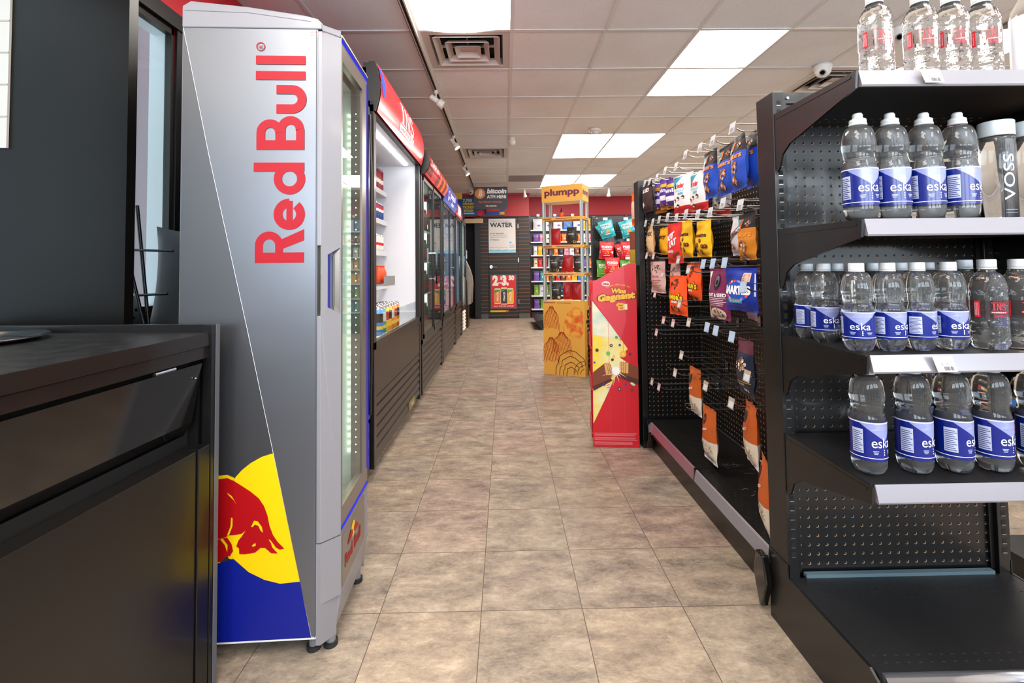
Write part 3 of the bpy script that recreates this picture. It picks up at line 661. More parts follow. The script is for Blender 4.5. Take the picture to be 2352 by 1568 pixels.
def header(t, y0, y1, z0, z1, bulge, m, deco=None, lean=0):
    n = 10; mb = MB(); pr = [(CX+lean*(i/n)+bulge*math.sin(PI*(.12+.76*i/n)), z0+(z1-z0)*i/n) for i in range(n+1)]
    f = lambda y: [Vector((x, y, z)) for x, z in pr]
    vs = f(y0)+f(y1); mb.add(vs, [(i, n+1+i, n+2+i, i+1) for i in range(n)], m, True)
    def mp(o):
        def q(a, b):
            s_ = (b-z0)/(z1-z0); return Vector((CX+lean*s_+bulge*math.sin(PI*(.12+.76*s_))+o, a, b))
        return q
    CUTDEF[0] = (0, .012)
    if deco: deco(mb, mp)
    CUTDEF[0] = None
    mb.build('sign', t)
    mb = MB(); bk = [(CX-.05, z0)]+pr+[(CX-.05, z1)]
    mb.prism([(a-.004, b) for a, b in bk], lambda a, b: Vector((a, y0-.012, b)), lambda a, b: Vector((a, y0+.0, b)), 'cooler_black').prism([(a-.004, b) for a, b in bk], lambda a, b: Vector((a, y1, b)), lambda a, b: Vector((a, y1+.012, b)), 'cooler_black')
    mb.box(CX-.03, CX+.004, y0, y1, z1, z1+.012, 'cooler_black'); mb.build('sign_cap', t)
def serif_ins(mb, mp, cx, z0, h, w, m, banner=None, word=True, cut=None):
    """INS in tall serif capitals over a barred word"""
    lw = w/3.1; t_ = h*.13
    def R_(a0, a1, b0, b1): mb.rect(a0, a1, b0, b1, mp, m, cut)
    x = cx-w/2; R_(x+lw*.32, x+lw*.58, z0, z0+h); R_(x+lw*.1, x+lw*.8, z0, z0+h*.05); R_(x+lw*.1, x+lw*.8, z0+h*.95, z0+h)
    x = cx-w/2+lw*.95; R_(x+lw*.10, x+lw*.22, z0, z0+h); R_(x+lw*.86, x+lw*.98, z0, z0+h); mb.fill([(x+lw*.08, z0+h), (x+lw*.34, z0+h), (x+lw*.96, z0), (x+lw*.8, z0)], mp, m, cut)
    R_(x-lw*.02, x+lw*.34, z0, z0+h*.05); R_(x+lw*.72, x+lw*1.1, z0+h*.95, z0+h)
    x = cx-w/2+lw*2.15; S = [(x+lw*.8, z0+h*.8), (x+lw*.72, z0+h*.93), (x+lw*.45, z0+h*.98), (x+lw*.17, z0+h*.9), (x+lw*.1, z0+h*.75), (x+lw*.22, z0+h*.6), (x+lw*.6, z0+h*.43), (x+lw*.82, z0+h*.27), (x+lw*.75, z0+h*.1), (x+lw*.45, z0+h*.02), (x+lw*.15, z0+h*.08), (x+lw*.06, z0+h*.24)]
    mb.stroke(S, lw*.17, mp, m)
    return mb
# 1 : open cooler with the INS Market sign
c1 = cooler('open_cooler', 'open white-lined drinks cooler under the red INS Market sign, nearest of the black coolers', 2.42, 3.74, 2.07, 1.83, .66, open_front=True)
def deco1(mb, mp):
    mb.fill([(2.44, 1.99), (2.44, 2.075), (2.50, 2.075), (2.53, 2.0), (2.50, 1.93), (2.46, 1.93)], mp(.002), 'sign_blue')
    serif_ins(mb, mp(.003), 3.10, 1.925, .125, .40, 'sign_white')
    mb.rect(2.89, 3.31, 1.875, 1.915, mp(.003), 'sign_white'); mb.text('MARKET', 3.10, 1.884, .032, mp(.004), 'sign_red', bold=.02, width=.36)
header(c1, 2.432, 3.728, 1.835, 2.085, .035, 'sign_red', deco1, .0)
MB().box(CX-.02, CX-.003, 2.465, 3.695, .395, .655, 'cooler_brown').build('front_panel', c1, bevel=.002)
mb = MB(); pbz = P((CX+.004, 0, 0), (0, 1, 0), (0, 0, 1)); mb.box(CX-.004, CX+.003, 3.28, 3.48, .085, .135, C('7A6A45')); mb.text('TRUE', 3.38, .095, .04, pbz, C('D9C48A'), bold=.03); mb.build('badge', c1)
mb = MB(); mb.quad((CX-.008, 2.47, .66), (CX-.008, 3.69, .66), (CX-.008, 3.69, .795), (CX-.008, 2.47, .795), 'acrylic'); mb.build('acrylic_guard', c1)
mb = MB()
for k in range(26): mb.box(-.76, -.735, 2.50+k*.045, 2.522+k*.045, 1.818, 1.826, 'lamp_led')
mb.box(-.762, -.733, 2.49, 3.65, 1.826, 1.829, 'white_metal').build('led_strip', c1)
mb = MB(); mb.quad((-.92, 3.0, 1.825), (-.70, 3.0, 1.825), (-.70, 3.65, 1.825), (-.92, 3.65, 1.825), 'cooler_in'); mb.build('lamp_cover', c1)
SH = [1.617, 1.398, 1.168, .925]
for z in SH:
    mb = MB(); mb.box(-.925, -.90, 2.47, 3.69, z-.035, z, 'white_metal')
    for k in range(24): mb.cyl((-1.33, 2.5+k*.05, z-.006), (-.905, 2.5+k*.05, z-.006), .003, 'white_metal', n=6)
    mb.build('shelf', c1)
for x in (-1.02, -1.3):
    MB().box(x-.012, x+.012, 3.688, 3.70, .70, 1.80, 'white_metal').build('shelf_standard', c1)
# cans
def can(name, label, body, deco, r=.030, h=.156, cat='can', group=None):
    t = thing(name, label, cat, (0, 0, 0), local=True, group=group)
    mb = MB().lathe([(r*.8, 0), (r*.95, .004), (r, .012), (r, h-.016)], body, 20)
    for (a0, a1, z0, z1, c_) in deco:
        mb.lathe([(r+.0004, z0), (r+.0004, z1)], c_, 20, caps=False)
    mb.build('body', t)
    MB().lathe([(r, h-.016), (r*.84, h-.003), (r*.84, h), (r*.78, h-.001), (r*.76, h-.005), (0, h-.005)], 'chrome', 20, caps=False).cyl((0, 0, h-.004), (0, r*.3, h-.003), .004, 'chrome', n=8).build('lid', t)
    return t
def park(o): o.location = (0, -1.5, -3)   # prototype position, overwritten on first use
def place_cans(proto, pts, labels, group):
    for k, p in enumerate(pts):
        lb = labels[k] if isinstance(labels, list) else labels
        if k == 0: proto.location = p; proto['label'] = lb; proto['group'] = group
        else: dup(proto, p, label=lb, group=group)
def cdup(proto, p, lb, gr, first):
    if first: proto.location = p; proto['label'] = lb; proto['group'] = gr; return proto
    return dup(proto, p, label=lb, group=gr)
kn = [C('1FA8B8'), C('1FA8B8'), C('4A1518'), C('7A1C22'), C('9A2228'), C('7A1C22')]
OR14 = ['first', 'second', 'third', 'fourth', 'fifth', 'sixth', 'seventh', 'eighth', 'ninth', 'tenth', 'eleventh', 'twelfth', 'thirteenth', 'fourteenth']
nth = ['first', 'second', 'third', 'fourth', 'fifth', 'sixth', 'seventh', 'eighth']
for k, c_ in enumerate(kn):
    q_ = can('drink_can', '', c_, [(0, 0, .045, .075, C('D8CFC8') if k > 1 else C('BFE6E8'))])
    q_.location = (-.935, 3.28+k*.064, SH[0]+.0008)
    tag(q_, ('turquoise tall can, %s from the left on the top shelf of the open cooler' % nth[k]) if k < 2 else ('dark red tall can, %s from the left on the top shelf of the open cooler' % nth[k]), 'can', 'tall cans on the top cooler shelf')
for k in range(6):
    q_ = can('drink_can', 'blue can with red and white band, %s on the second shelf of the open cooler' % nth[k], C('14377F'), [(0, 0, .055, .075, C('E8E8EA')), (0, 0, .075, .10, C('C41B2C'))], .033, .122, group='blue cans on the second cooler shelf')
    q_.location = (-.938, 3.26+k*.069, SH[1]+.0008)
for k in range(6):
    w_ = k > 2
    q_ = can('drink_can', ('white can with red dots' if w_ else 'plain red can')+', %s in the third shelf row of the open cooler' % nth[k], C('DAD4D2') if w_ else C('C8141C'), [(0, 0, .04, .06, C('C8141C'))] if w_ else [], .033, .122, group='red and white cans on the third cooler shelf')
    q_.location = (-.938, 3.26+k*.069, SH[2]+.0008)
cols = ['2E7DB8', '2F8A8E', 'D9A818', 'E39A22', 'C8781E', 'D08A26', 'B85A1C', '2468A8']
for k in range(7):
    for row in range(2):
        c_ = cols[(k+row*3) % 8]
        q_ = can('drink_can', '', C(c_), [(0, 0, .03, .05, C('E9C44A')), (0, 0, .07, .12, C(['3A2A20', 'D9D3CC', 'B0402A'][(k+row) % 3]))], .033, .158)
        q_.location = (-.725-row*.07, 2.74+k*.0695, .666)
        cn = {'2E7DB8': 'blue', '2F8A8E': 'teal', 'D9A818': 'yellow', 'E39A22': 'amber', 'C8781E': 'brown-orange', 'D08A26': 'light orange', 'B85A1C': 'rust', '2468A8': 'dark blue'}[c_]
        tag(q_, '%s tall can, %s from the left in the %s row behind the clear guard' % (cn, nth[k], ['front', 'back'][row]), 'can', 'tall cans on the cooler floor')
def bottle_small(name, label, body, capc, h, r, loc, group, band=None):
    t = thing(name, label, 'bottle', (0, 0, 0), local=True, group=group)
    mb = MB().lathe([(r*.8, 0), (r, .006), (r, h*.62), (r*.5, h*.84), (r*.42, h*.9)], body, 18)
    if band: mb.lathe([(r+.0005, h*.18), (r+.0005, h*.52)], band, 18, caps=False)
    mb.build('body', t); MB().lathe([(r*.48, h*.89), (r*.48, h)], capc, 14).build('cap', t); t.location = (loc[0], loc[1], loc[2]+.0008); return t
for k in range(2): bottle_small('drink_bottle', 'dark red bottle with white diamond, %s on the lowest shelf of the open cooler' % nth[k], C('5E1216'), C('8A1A1E'), .20, .032, (-.935, 3.28+k*.068, SH[3]), 'dark red bottles on the lowest cooler shelf', C('D8CFCB'))
for k in range(3): bottle_small('drink_bottle', 'small bottle with orange cap in the grey tray, %s from the left' % nth[k], C('D24A1E'), C('E8501E'), .115, .022, (-.80, 3.05+k*.06, .945), 'orange-capped bottles in the cooler tray')
mb = MB(); mb.box(-.86, -.745, 2.99, 3.27, .93, .94, C('8A8A8C')).box(-.75, -.745, 2.99, 3.27, .94, .99, C('8A8A8C')).box(-.86, -.745, 3.265, 3.27, .94, .99, C('8A8A8C')); tag(mb.build('tray', None, (-.80, 3.13, .93)), 'grey plastic tray holding orange-capped bottles inside the open cooler', 'tray')
mb = MB(); mb.box(-.895, -.745, 2.97, 3.285, .9215, .9293, 'white_metal'); mb.build('tray_shelf', c1)

# narrow black cooler hidden behind the silver fridge
c0 = thing('narrow_cooler', 'narrow black cooler mostly hidden behind the silver fridge', 'cooler', (-.85, 2.1, 0))
MB().box(-1.0, -.70, 1.80, 2.395, .05, 1.86, 'cooler_black').box(-.98, -.75, 1.85, 2.35, 0, .05, 'gasket').build('cabinet', c0)
MB().box(-.70, -.665, 1.82, 2.385, .31, 1.84, 'cooler_black').tube([(-.66, 2.37, .33), (-.655, 2.375, .6), (-.655, 2.375, 1.5), (-.66, 2.37, 1.8)], .006, 'louvre').build('door', c0, bevel=.006)
mb = MB(); mb.box(-.70, -.668, 1.82, 2.385, .05, .29, 'cooler_black')
for z in (.22, .14): mb.box(-.669, -.664, 2.30, 2.365, z, z+.035, 'gasket')
mb.build('kick_plate', c0, bevel=.003)

# 2..5 : closed glass-door coolers
def glass_doors(t, ys, z0, z1, handles=()):
    for a, c in ys:
        d_ = MB(); w_ = .035
        d_.box(CX-.012, CX+.006, a, a+w_, z0, z1, 'cooler_black').box(CX-.012, CX+.006, c-w_, c, z0, z1, 'cooler_black').box(CX-.012, CX+.006, a, c, z0, z0+w_, 'cooler_black').box(CX-.012, CX+.006, a, c, z1-w_, z1, 'cooler_black')
        dd = d_.build('door', t)
        MB().quad((CX-.002, a+w_, z0+w_), (CX-.002, c-w_, z0+w_), (CX-.002, c-w_, z1-w_), (CX-.002, a+w_, z1-w_), 'door_glass').build('door_glass', dd)
    for y in handles:
        MB().box(CX+.03, CX+.045, y-.012, y+.012, .90, 1.22, 'black_glossy').box(CX, CX+.035, y-.006, y+.006, .94, .95, 'chrome').box(CX, CX+.035, y-.006, y+.006, 1.17, 1.18, 'chrome').build('handle', t)
def inner(t, y0, y1, zs, tube=None):
    for z in zs:
        mb = MB(); mb.box(-1.33, -.76, y0+.05, y1-.05, z-.008, z, 'white_metal'); mb.build('shelf', t)
    if tube: MB().box(tube[0], tube[1], tube[2], tube[2]+.02, .52, 1.72, tube[3]).build('light_tube', t)
c2 = cooler('glass_door_cooler', 'black two-door cooler under the curved red and orange cola sign', 3.80, 5.02, 1.97, 1.78, .47, 'cooler_in_dark')
def deco2(mb, mp):
    mb.fill([(3.82, 1.80), (3.82, 1.90), (3.98, 1.86), (4.05, 1.80)], mp(.002), 'sign_dkred')
    for k, y in enumerate((4.35, 4.48, 4.60, 4.72, 4.84, 4.95)): mb.fill([(y-.05, 1.79), (y-.055, 1.88), (y-.015, 1.915), (y-.012, 1.96), (y+.02, 1.96), (y+.025, 1.915), (y+.055, 1.88), (y+.05, 1.79)], mp(.002), 'sign_orange' if k % 2 else 'sign_dkred')
    mb.text('Coca-Cola', 4.12, 1.875, .085, mp(.003), 'sign_white', bold=.02, shear=.25, width=.42)
header(c2, 3.812, 5.008, 1.785, 1.985, .07, 'sign_red', deco2)
glass_doors(c2, ((3.845, 4.42), (4.40, 4.975)), .48, 1.78, (4.365,))
inner(c2, 3.80, 5.02, (.80, 1.10, 1.40), (-.88, -.80, 4.93, 'tube_white'))
c3 = cooler('glass_door_cooler', 'black cooler under the blue slanted cola sign, third in the row', 5.06, 6.34, 1.95, 1.74, .52, 'cooler_in')
def deco3(mb, mp):
    mb.disc(5.42, 1.855, .055, mp(.002), 'sign_white'); mb.disc(5.42, 1.868, .045, mp(.003), 'sign_red', r2=.028)
    mb.text('pepsi', 5.80, 1.85, .11, mp(.002), 'sign_white', bold=.02, width=.5).text('max', 5.85, 1.785, .06, mp(.002), 'sign_white', bold=.02, width=.25)
header(c3, 5.072, 6.328, 1.755, 1.955, .02, 'sign_blue', deco3, .03)
glass_doors(c3, ((5.10, 5.72), (5.70, 6.30)), .53, 1.74)
inner(c3, 5.06, 6.34, (.84, 1.14, 1.44))
c4 = cooler('glass_door_cooler', 'black cooler under the small red and white sign, fourth in the row', 6.38, 7.22, 1.93, 1.74, .52, 'cooler_in')
def deco4(mb, mp): mb.rect(6.52, 7.08, 1.79, 1.89, mp(.002), 'sign_white'); mb.text('COLD DRINKS', 6.80, 1.82, .05, mp(.003), 'sign_red', bold=.02, width=.5)
def deco4(mb, mp): mb.rect(6.60, 7.0, 1.78, 1.91, mp(.002), 'sign_white')
header(c4, 6.392, 7.208, 1.755, 1.935, .02, 'sign_red', deco4)
glass_doors(c4, ((6.42, 7.18),), .53, 1.74)
inner(c4, 6.38, 7.22, (.84, 1.14, 1.44))
c5 = cooler('glass_door_cooler', 'last black cooler of the row with green-lit glass door and long bar handle', 7.28, 8.10, 1.95, 1.76, .42, 'cooler_in')
glass_doors(c5, ((7.32, 8.06),), .43, 1.76, (7.38,))
inner(c5, 7.28, 8.10, (.8, 1.1, 1.4), (-.80, -.72, 7.98, 'tube_white'))
mb = MB()
for k in range(6): mb.prism([(CX+.001, .09+k*.05), (CX+.022, .10+k*.05), (CX+.001, .13+k*.05)], lambda a, b: Vector((a, 7.34, b)), lambda a, b: Vector((a, 7.75, b)), C('D8CDBB'))
mb.build('pale_louvre', c5)
glow('cool_blue', '7FB8FF', 1.6)
for t, a, c in ((c3, 5.11, 6.29), (c4, 6.43, 7.17)):
    for y in (a, c-.012): MB().box(-.735, -.72, y, y+.012, .56, 1.70, 'cool_blue').build('light_strip', t)
# bottles inside the closed coolers
bp_ = None
def wbot(loc, lb, gr, body, band, capc):
    return bottle_small('drink_bottle', lb, body, capc, .22, .033, loc, gr, band)
shelfname = {0: 'bottom', 1: 'second', 2: 'third', 3: 'top'}
for (cc, y0, n, body, band, capc, desc, tt) in ((3, 5.16, 14, C('A9C8E6'), C('1C50B8'), C('E8E8EE'), 'clear bottle with blue label', 'third cooler'), (4, 6.48, 9, C('A9C8E6'), C('C02A5A'), C('E8E8EE'), 'clear bottle with pink label', 'fourth cooler'), (2, 3.90, 13, C('1E3A2A'), C('7A1C1C'), C('C02020'), 'dark green bottle with red cap', 'second cooler')):
    zs = (.475+.004, .80, 1.10, 1.40) if cc == 2 else (.524, .84, 1.14, 1.44)
    for s_, z in enumerate(zs):
        proto = None
        for k in range(n):
            lb = '%s behind glass, %s from left, %s shelf, %s' % (desc, OR14[k], shelfname[s_], tt)
            gr = 'bottles on the %s shelf of the %s' % (shelfname[s_], tt)
            if proto is None: proto = wbot((-.80, y0, z), lb, gr, body, band, capc)
            else: dup(proto, (-.80, y0+k*.078, z+.0008), label=lb)
# cash machine beyond the coolers
mat('atm_silver', '9C9186', .35, .5)
at = thing('cash_machine', 'grey cash machine with curved silver front standing beyond the last cooler', 'cash machine', (-.85, 8.6, 0))
MB().box(-1.15, -.735, 8.42, 8.85, 0, 1.2, 'cooler_black').box(-.735, -.66, 8.46, 8.8, 0, .42, 'cooler_brown').build('cabinet', at)
pr = [(-.735, 1.22), (-.715, 1.19), (-.64, 1.03), (-.60, .90), (-.585, .76), (-.60, .42), (-.66, .40), (-.665, .80), (-.69, .93), (-.735, 1.03)]
MB().yprism(pr, 8.40, 8.86, 'atm_silver', True).build('front_shell', at)
MB().box(-.74, -.70, 8.40, 8.80, 1.20, 1.37, C('22304A')).box(-.738, -.665, 8.395, 8.40, 1.27, 1.35, C('D8DCEA')).box(-.699, -.69, 8.42, 8.78, 1.21, 1.35, C('B8C4E0')).build('screen', at)
# ============================================================ pegboard shelving (gondola)
def peg_mat(name, ax, base='0C0B0C', rough=.32, x0=0.0, z0=0.0, pitch=.0254, rad=.0042, hole='050404', rimc='9A7B5A', coat=.1):
    """black hardboard with a square grid of peg holes, by object position"""
    m = mat(name, base, rough, coat=coat); nt = m.node_tree; N = nt.nodes; L = nt.links; b = N['Principled BSDF']
    tc = N.new('ShaderNodeTexCoord'); sp = N.new('ShaderNodeSeparateXYZ'); L.new(tc.outputs['Object'], sp.inputs[0])
    def cell(out, o):
        a = N.new('ShaderNodeMath'); a.operation = 'MULTIPLY_ADD'; L.new(out, a.inputs[0]); a.inputs[1].default_value = 1/pitch; a.inputs[2].default_value = o
        f = N.new('ShaderNodeMath'); f.operation = 'FRACT'; L.new(a.outputs[0], f.inputs[0])
        s = N.new('ShaderNodeMath'); s.operation = 'SUBTRACT'; L.new(f.outputs[0], s.inputs[0]); s.inputs[1].default_value = .5; return s.outputs[0]
    u = cell(sp.outputs[ax], x0+20); v = cell(sp.outputs[2], z0+20)
    def circ(du, dv, r_):
        A = N.new('ShaderNodeMath'); A.operation = 'ADD'; L.new(u, A.inputs[0]); A.inputs[1].default_value = du
        B = N.new('ShaderNodeMath'); B.operation = 'ADD'; L.new(v, B.inputs[0]); B.inputs[1].default_value = dv
        cb = N.new('ShaderNodeCombineXYZ'); L.new(A.outputs[0], cb.inputs[0]); L.new(B.outputs[0], cb.inputs[1])
        le = N.new('ShaderNodeVectorMath'); le.operation = 'LENGTH'; L.new(cb.outputs[0], le.inputs[0])
        lt = N.new('ShaderNodeMath'); lt.operation = 'LESS_THAN'; L.new(le.outputs['Value'], lt.inputs[0]); lt.inputs[1].default_value = r_/pitch; return lt.outputs[0]
    h = circ(0, 0, rad); h2 = circ(.045, -.045, rad*.85)
    m1 = N.new('ShaderNodeMixRGB'); L.new(h, m1.inputs[0]); m1.inputs[1].default_value = lin(base); m1.inputs[2].default_value = lin(rimc)
    m2 = N.new('ShaderNodeMixRGB'); L.new(h2, m2.inputs[0]); L.new(m1.outputs[0], m2.inputs[1]); m2.inputs[2].default_value = lin(hole)
    L.new(m2.outputs[0], b.inputs['Base Color'])
    mr = N.new('ShaderNodeMapRange'); L.new(h, mr.inputs[0]); mr.inputs['To Min'].default_value = rough; mr.inputs['To Max'].default_value = .9; L.new(mr.outputs[0], b.inputs['Roughness'])
    return m
peg_mat('pegboard_x', 0); peg_mat('pegboard_y', 1, rimc='C9A878', rough=.4)
mat('strip_steel', '5F7580', .4, .3)
def deck_mat(name, ax, offs):
    return noisy(name, '0D0C0D', '161517', 700, .42, bump=.25)
noisy('deck', '0C0C0D', '151416', 800, .40, bump=.3)
noisy('deck_worn', '0B0A0A', '0F0E0E', 60, .30, rr=.25)
mat('channel', '85838A', .3, .2, coat=.2); mat('channel_pink', '8E6470', .3, .2, coat=.2); mat('channel_metal', 'B9BBC4', .15, .9)
mat('tagpaper_and_hole_light', 'D2CFD2', .5)
def holes_row(mb, xs, ys, z, m='hole_dark', r=(.0042, .0028)):
    for x in xs:
        for y in ys: mb.disc(x, y, r[0], lambda a, b: Vector((a, b, z)), m, n=8, r2=r[1])
def end_unit(name, label, x0, x1, yp, s, shelves, detail=True, shelf_d=.32):
    """unit whose pegboard plane is yp and whose shelves stick out towards s*y"""
    t = thing(name, label, 'shelving', ((x0+x1)/2, yp, 0)); o = thing
    Y = lambda d: yp+s*d
    def bx(mb, xa, xb, da, db, za, zb, m):
        ya, yb = sorted((Y(da), Y(db))); mb.box(xa, xb, ya, yb, za, zb, m)
    for xa, xb in ((x0, x0+.034), (x1-.034, x1)):
        mb = MB(); bx(mb, xa, xb, -.09, 0, 0.0, 1.53, 'black_metal')
        z = .22; xm = (xa+xb)/2
        while z < 1.51:
            for off in ((.0,) if detail else (0,)):
                ya = Y(.0006); mb.quad((xm-.006, ya, z), (xm+.006, ya, z), (xm+.006, ya, z+.014), (xm-.006, ya, z+.014), 'hole_dark')
                if detail: yb_ = Y(.0010); mb.quad((xm-.006, yb_, z-.001), (xm+.006, yb_, z-.001), (xm+.006, yb_, z+.001), (xm-.006, yb_, z+.001), 'wire')
            z += .0254
        mb.build('upright', t, bevel=.0015)
    mb = MB(); bx(mb, x0+.034, x1-.034, -.026, -.020, .17, 1.50, 'pegboard_x'); mb.build('pegboard', t)
    mb = MB(); bx(mb, x0+.034, x1-.034, -.07, -.012, 1.50, 1.53, 'black_metal'); bx(mb, x0+.034, x0+.046, -.02, -.012, .17, 1.5, 'black_metal'); bx(mb, x1-.046, x1-.034, -.02, -.012, .17, 1.5, 'black_metal')
    mb.cyl((x0+.05, Y(-.011), 1.515), (x0+.05, Y(-.008), 1.515), .004, 'chrome', n=10)
    mb.build('panel_frame', t)
    # base
    mb = MB(); pr = [(Y(-.093), 0), (Y(.335), 0), (Y(.335), .145), (Y(.30), .165), (Y(.0), .165), (Y(-.0), .20), (Y(-.093), .20)]
    for xa, xb in ((x0-.002, x0+.004), (x1-.004, x1+.002)): mb.xprism(pr, xa, xb, 'black_metal')
    bx(mb, x0, x1, .0, .335, .0, .13, 'black_metal'); bx(mb, x0+.036, x1-.036, -.09, -.028, .0, .20, 'black_metal'); mb.build('base', t)
    mb = MB(); bx(mb, x0+.006, x1-.006, .0, .318, .148, .164, 'deck')
    if detail:
        xs = [x0+.03+k*.0254 for k in range(22)]; holes_row(mb, xs, [Y(.05), Y(.27)], .1645); holes_row(mb, [x+.0127 for x in xs], [Y(.075), Y(.29)], .1645)
        bx(mb, x0+.05, x1-.05, -.012, .003, .164, .173, 'strip_steel')
    mb.build('base_deck', t)
    mb = MB(); n = 8; pr = [(Y(.325+.012*math.sin(PI*k/n)), .132+.036*k/n) for k in range(n+1)]+[(Y(.318), .168), (Y(.318), .132)]
    mb.xprism(pr, x0+.012, x1-.012, 'channel_metal', True); mb.build('price_channel', t)
    for z in shelves:
        sh = MB(); bx(sh, x0+.008, x1-.008, -.008, shelf_d-.008, z-.028, z, 'deck')
        if detail:
            xs = [x0+.04+k*.0254 for k in range(21)]; holes_row(sh, xs, [Y(.03), Y(.055)], z+.0005)
            for ya in (Y(.03), Y(.055)):
                for x in xs: sh.disc(x, ya, .0042, lambda a, b: Vector((a, b, z-.0286)), 'tagpaper_and_hole_light', n=8, r2=.0028)  # holes from below: light through them painted as pale discs
        so = sh.build('shelf', t)
        for xa in (x0+.003, x1-.008):
            b_ = MB(); pr = [(Y(-.012), z-.10), (Y(.008), z-.165), (Y(.02), z-.155), (Y(.035), z-.12), (Y(.07), z-.098), (Y(shelf_d), z-.040), (Y(shelf_d+.004), z-.002), (Y(.0), z+.004), (Y(-.012), z-.01)]
            b_.xprism(pr, xa, xa+.005, 'black_metal'); bx(b_, xa-.0012, xa+.0062, .01, shelf_d-.012, z-.014, z-.009, 'black_metal')
            b_.build('bracket', so)
        c_ = MB(); pr = [(Y(shelf_d-.006), z-.001), (Y(shelf_d-.003), z+.0005), (Y(shelf_d+.006), z-.034), (Y(shelf_d+.004), z-.038), (Y(shelf_d-.006), z-.036)]
        c_.xprism(pr, x0+.014, x1-.012, 'channel'); c_.build('price_channel', so)
    return t
DECKS = [1.46, 1.13, .833, .557]
eu = end_unit('end_shelf_unit', 'black pegboard end shelving holding rows of water bottles in the right foreground', .775, 1.405, 1.36, -1, DECKS)
fu = end_unit('end_shelf_unit', 'black shelving at the far end of the sweets pegboard, seen from behind', .775, 1.405, 2.86, 1, [.32, .50, .66, .80], detail=False)
def price_tag(label, x, z, price, cat='price tag', tilt=0):
    y0 = 1.36-.329
    f = lambda a, b: Vector((x+a+.008*(.5-b/.03)*0+(.03-b)*.25, y0-(.03-b)*.13-.0012, z-.034+b))
    g = lambda a, b: f(a, b)-Vector((0, .0006, 0))
    mb = MB(); mb.rect(-.0215, .0215, 0, .032, f, 'tagpaper_and_hole_light', cut=(.01, .008))
    mb.text(price, 0, .0135, .0075, g, C('77727A')).text('SPRING WATER 500 ML', 0, .0262, .0035, g, C('77727A'), width=.036)
    x_ = -.005
    random.seed(5)
    while x_ < .016:
        w_ = random.choice((.0005, .0009, .0013)); mb.rect(x_, x_+w_, .003, .0115, g, C('4A464C')); x_ += w_+random.choice((.0006, .001))
    tag(mb.build('price_tag', None, (x, y0, z-.034)), label, cat)
price_tag('white price tag reading $2.25 on the top shelf edge of the bottle shelving', .937, 1.46, '$2.25')
price_tag('white price tag reading $1.99 on the third shelf edge of the bottle shelving', .936, .833, '$1.99')

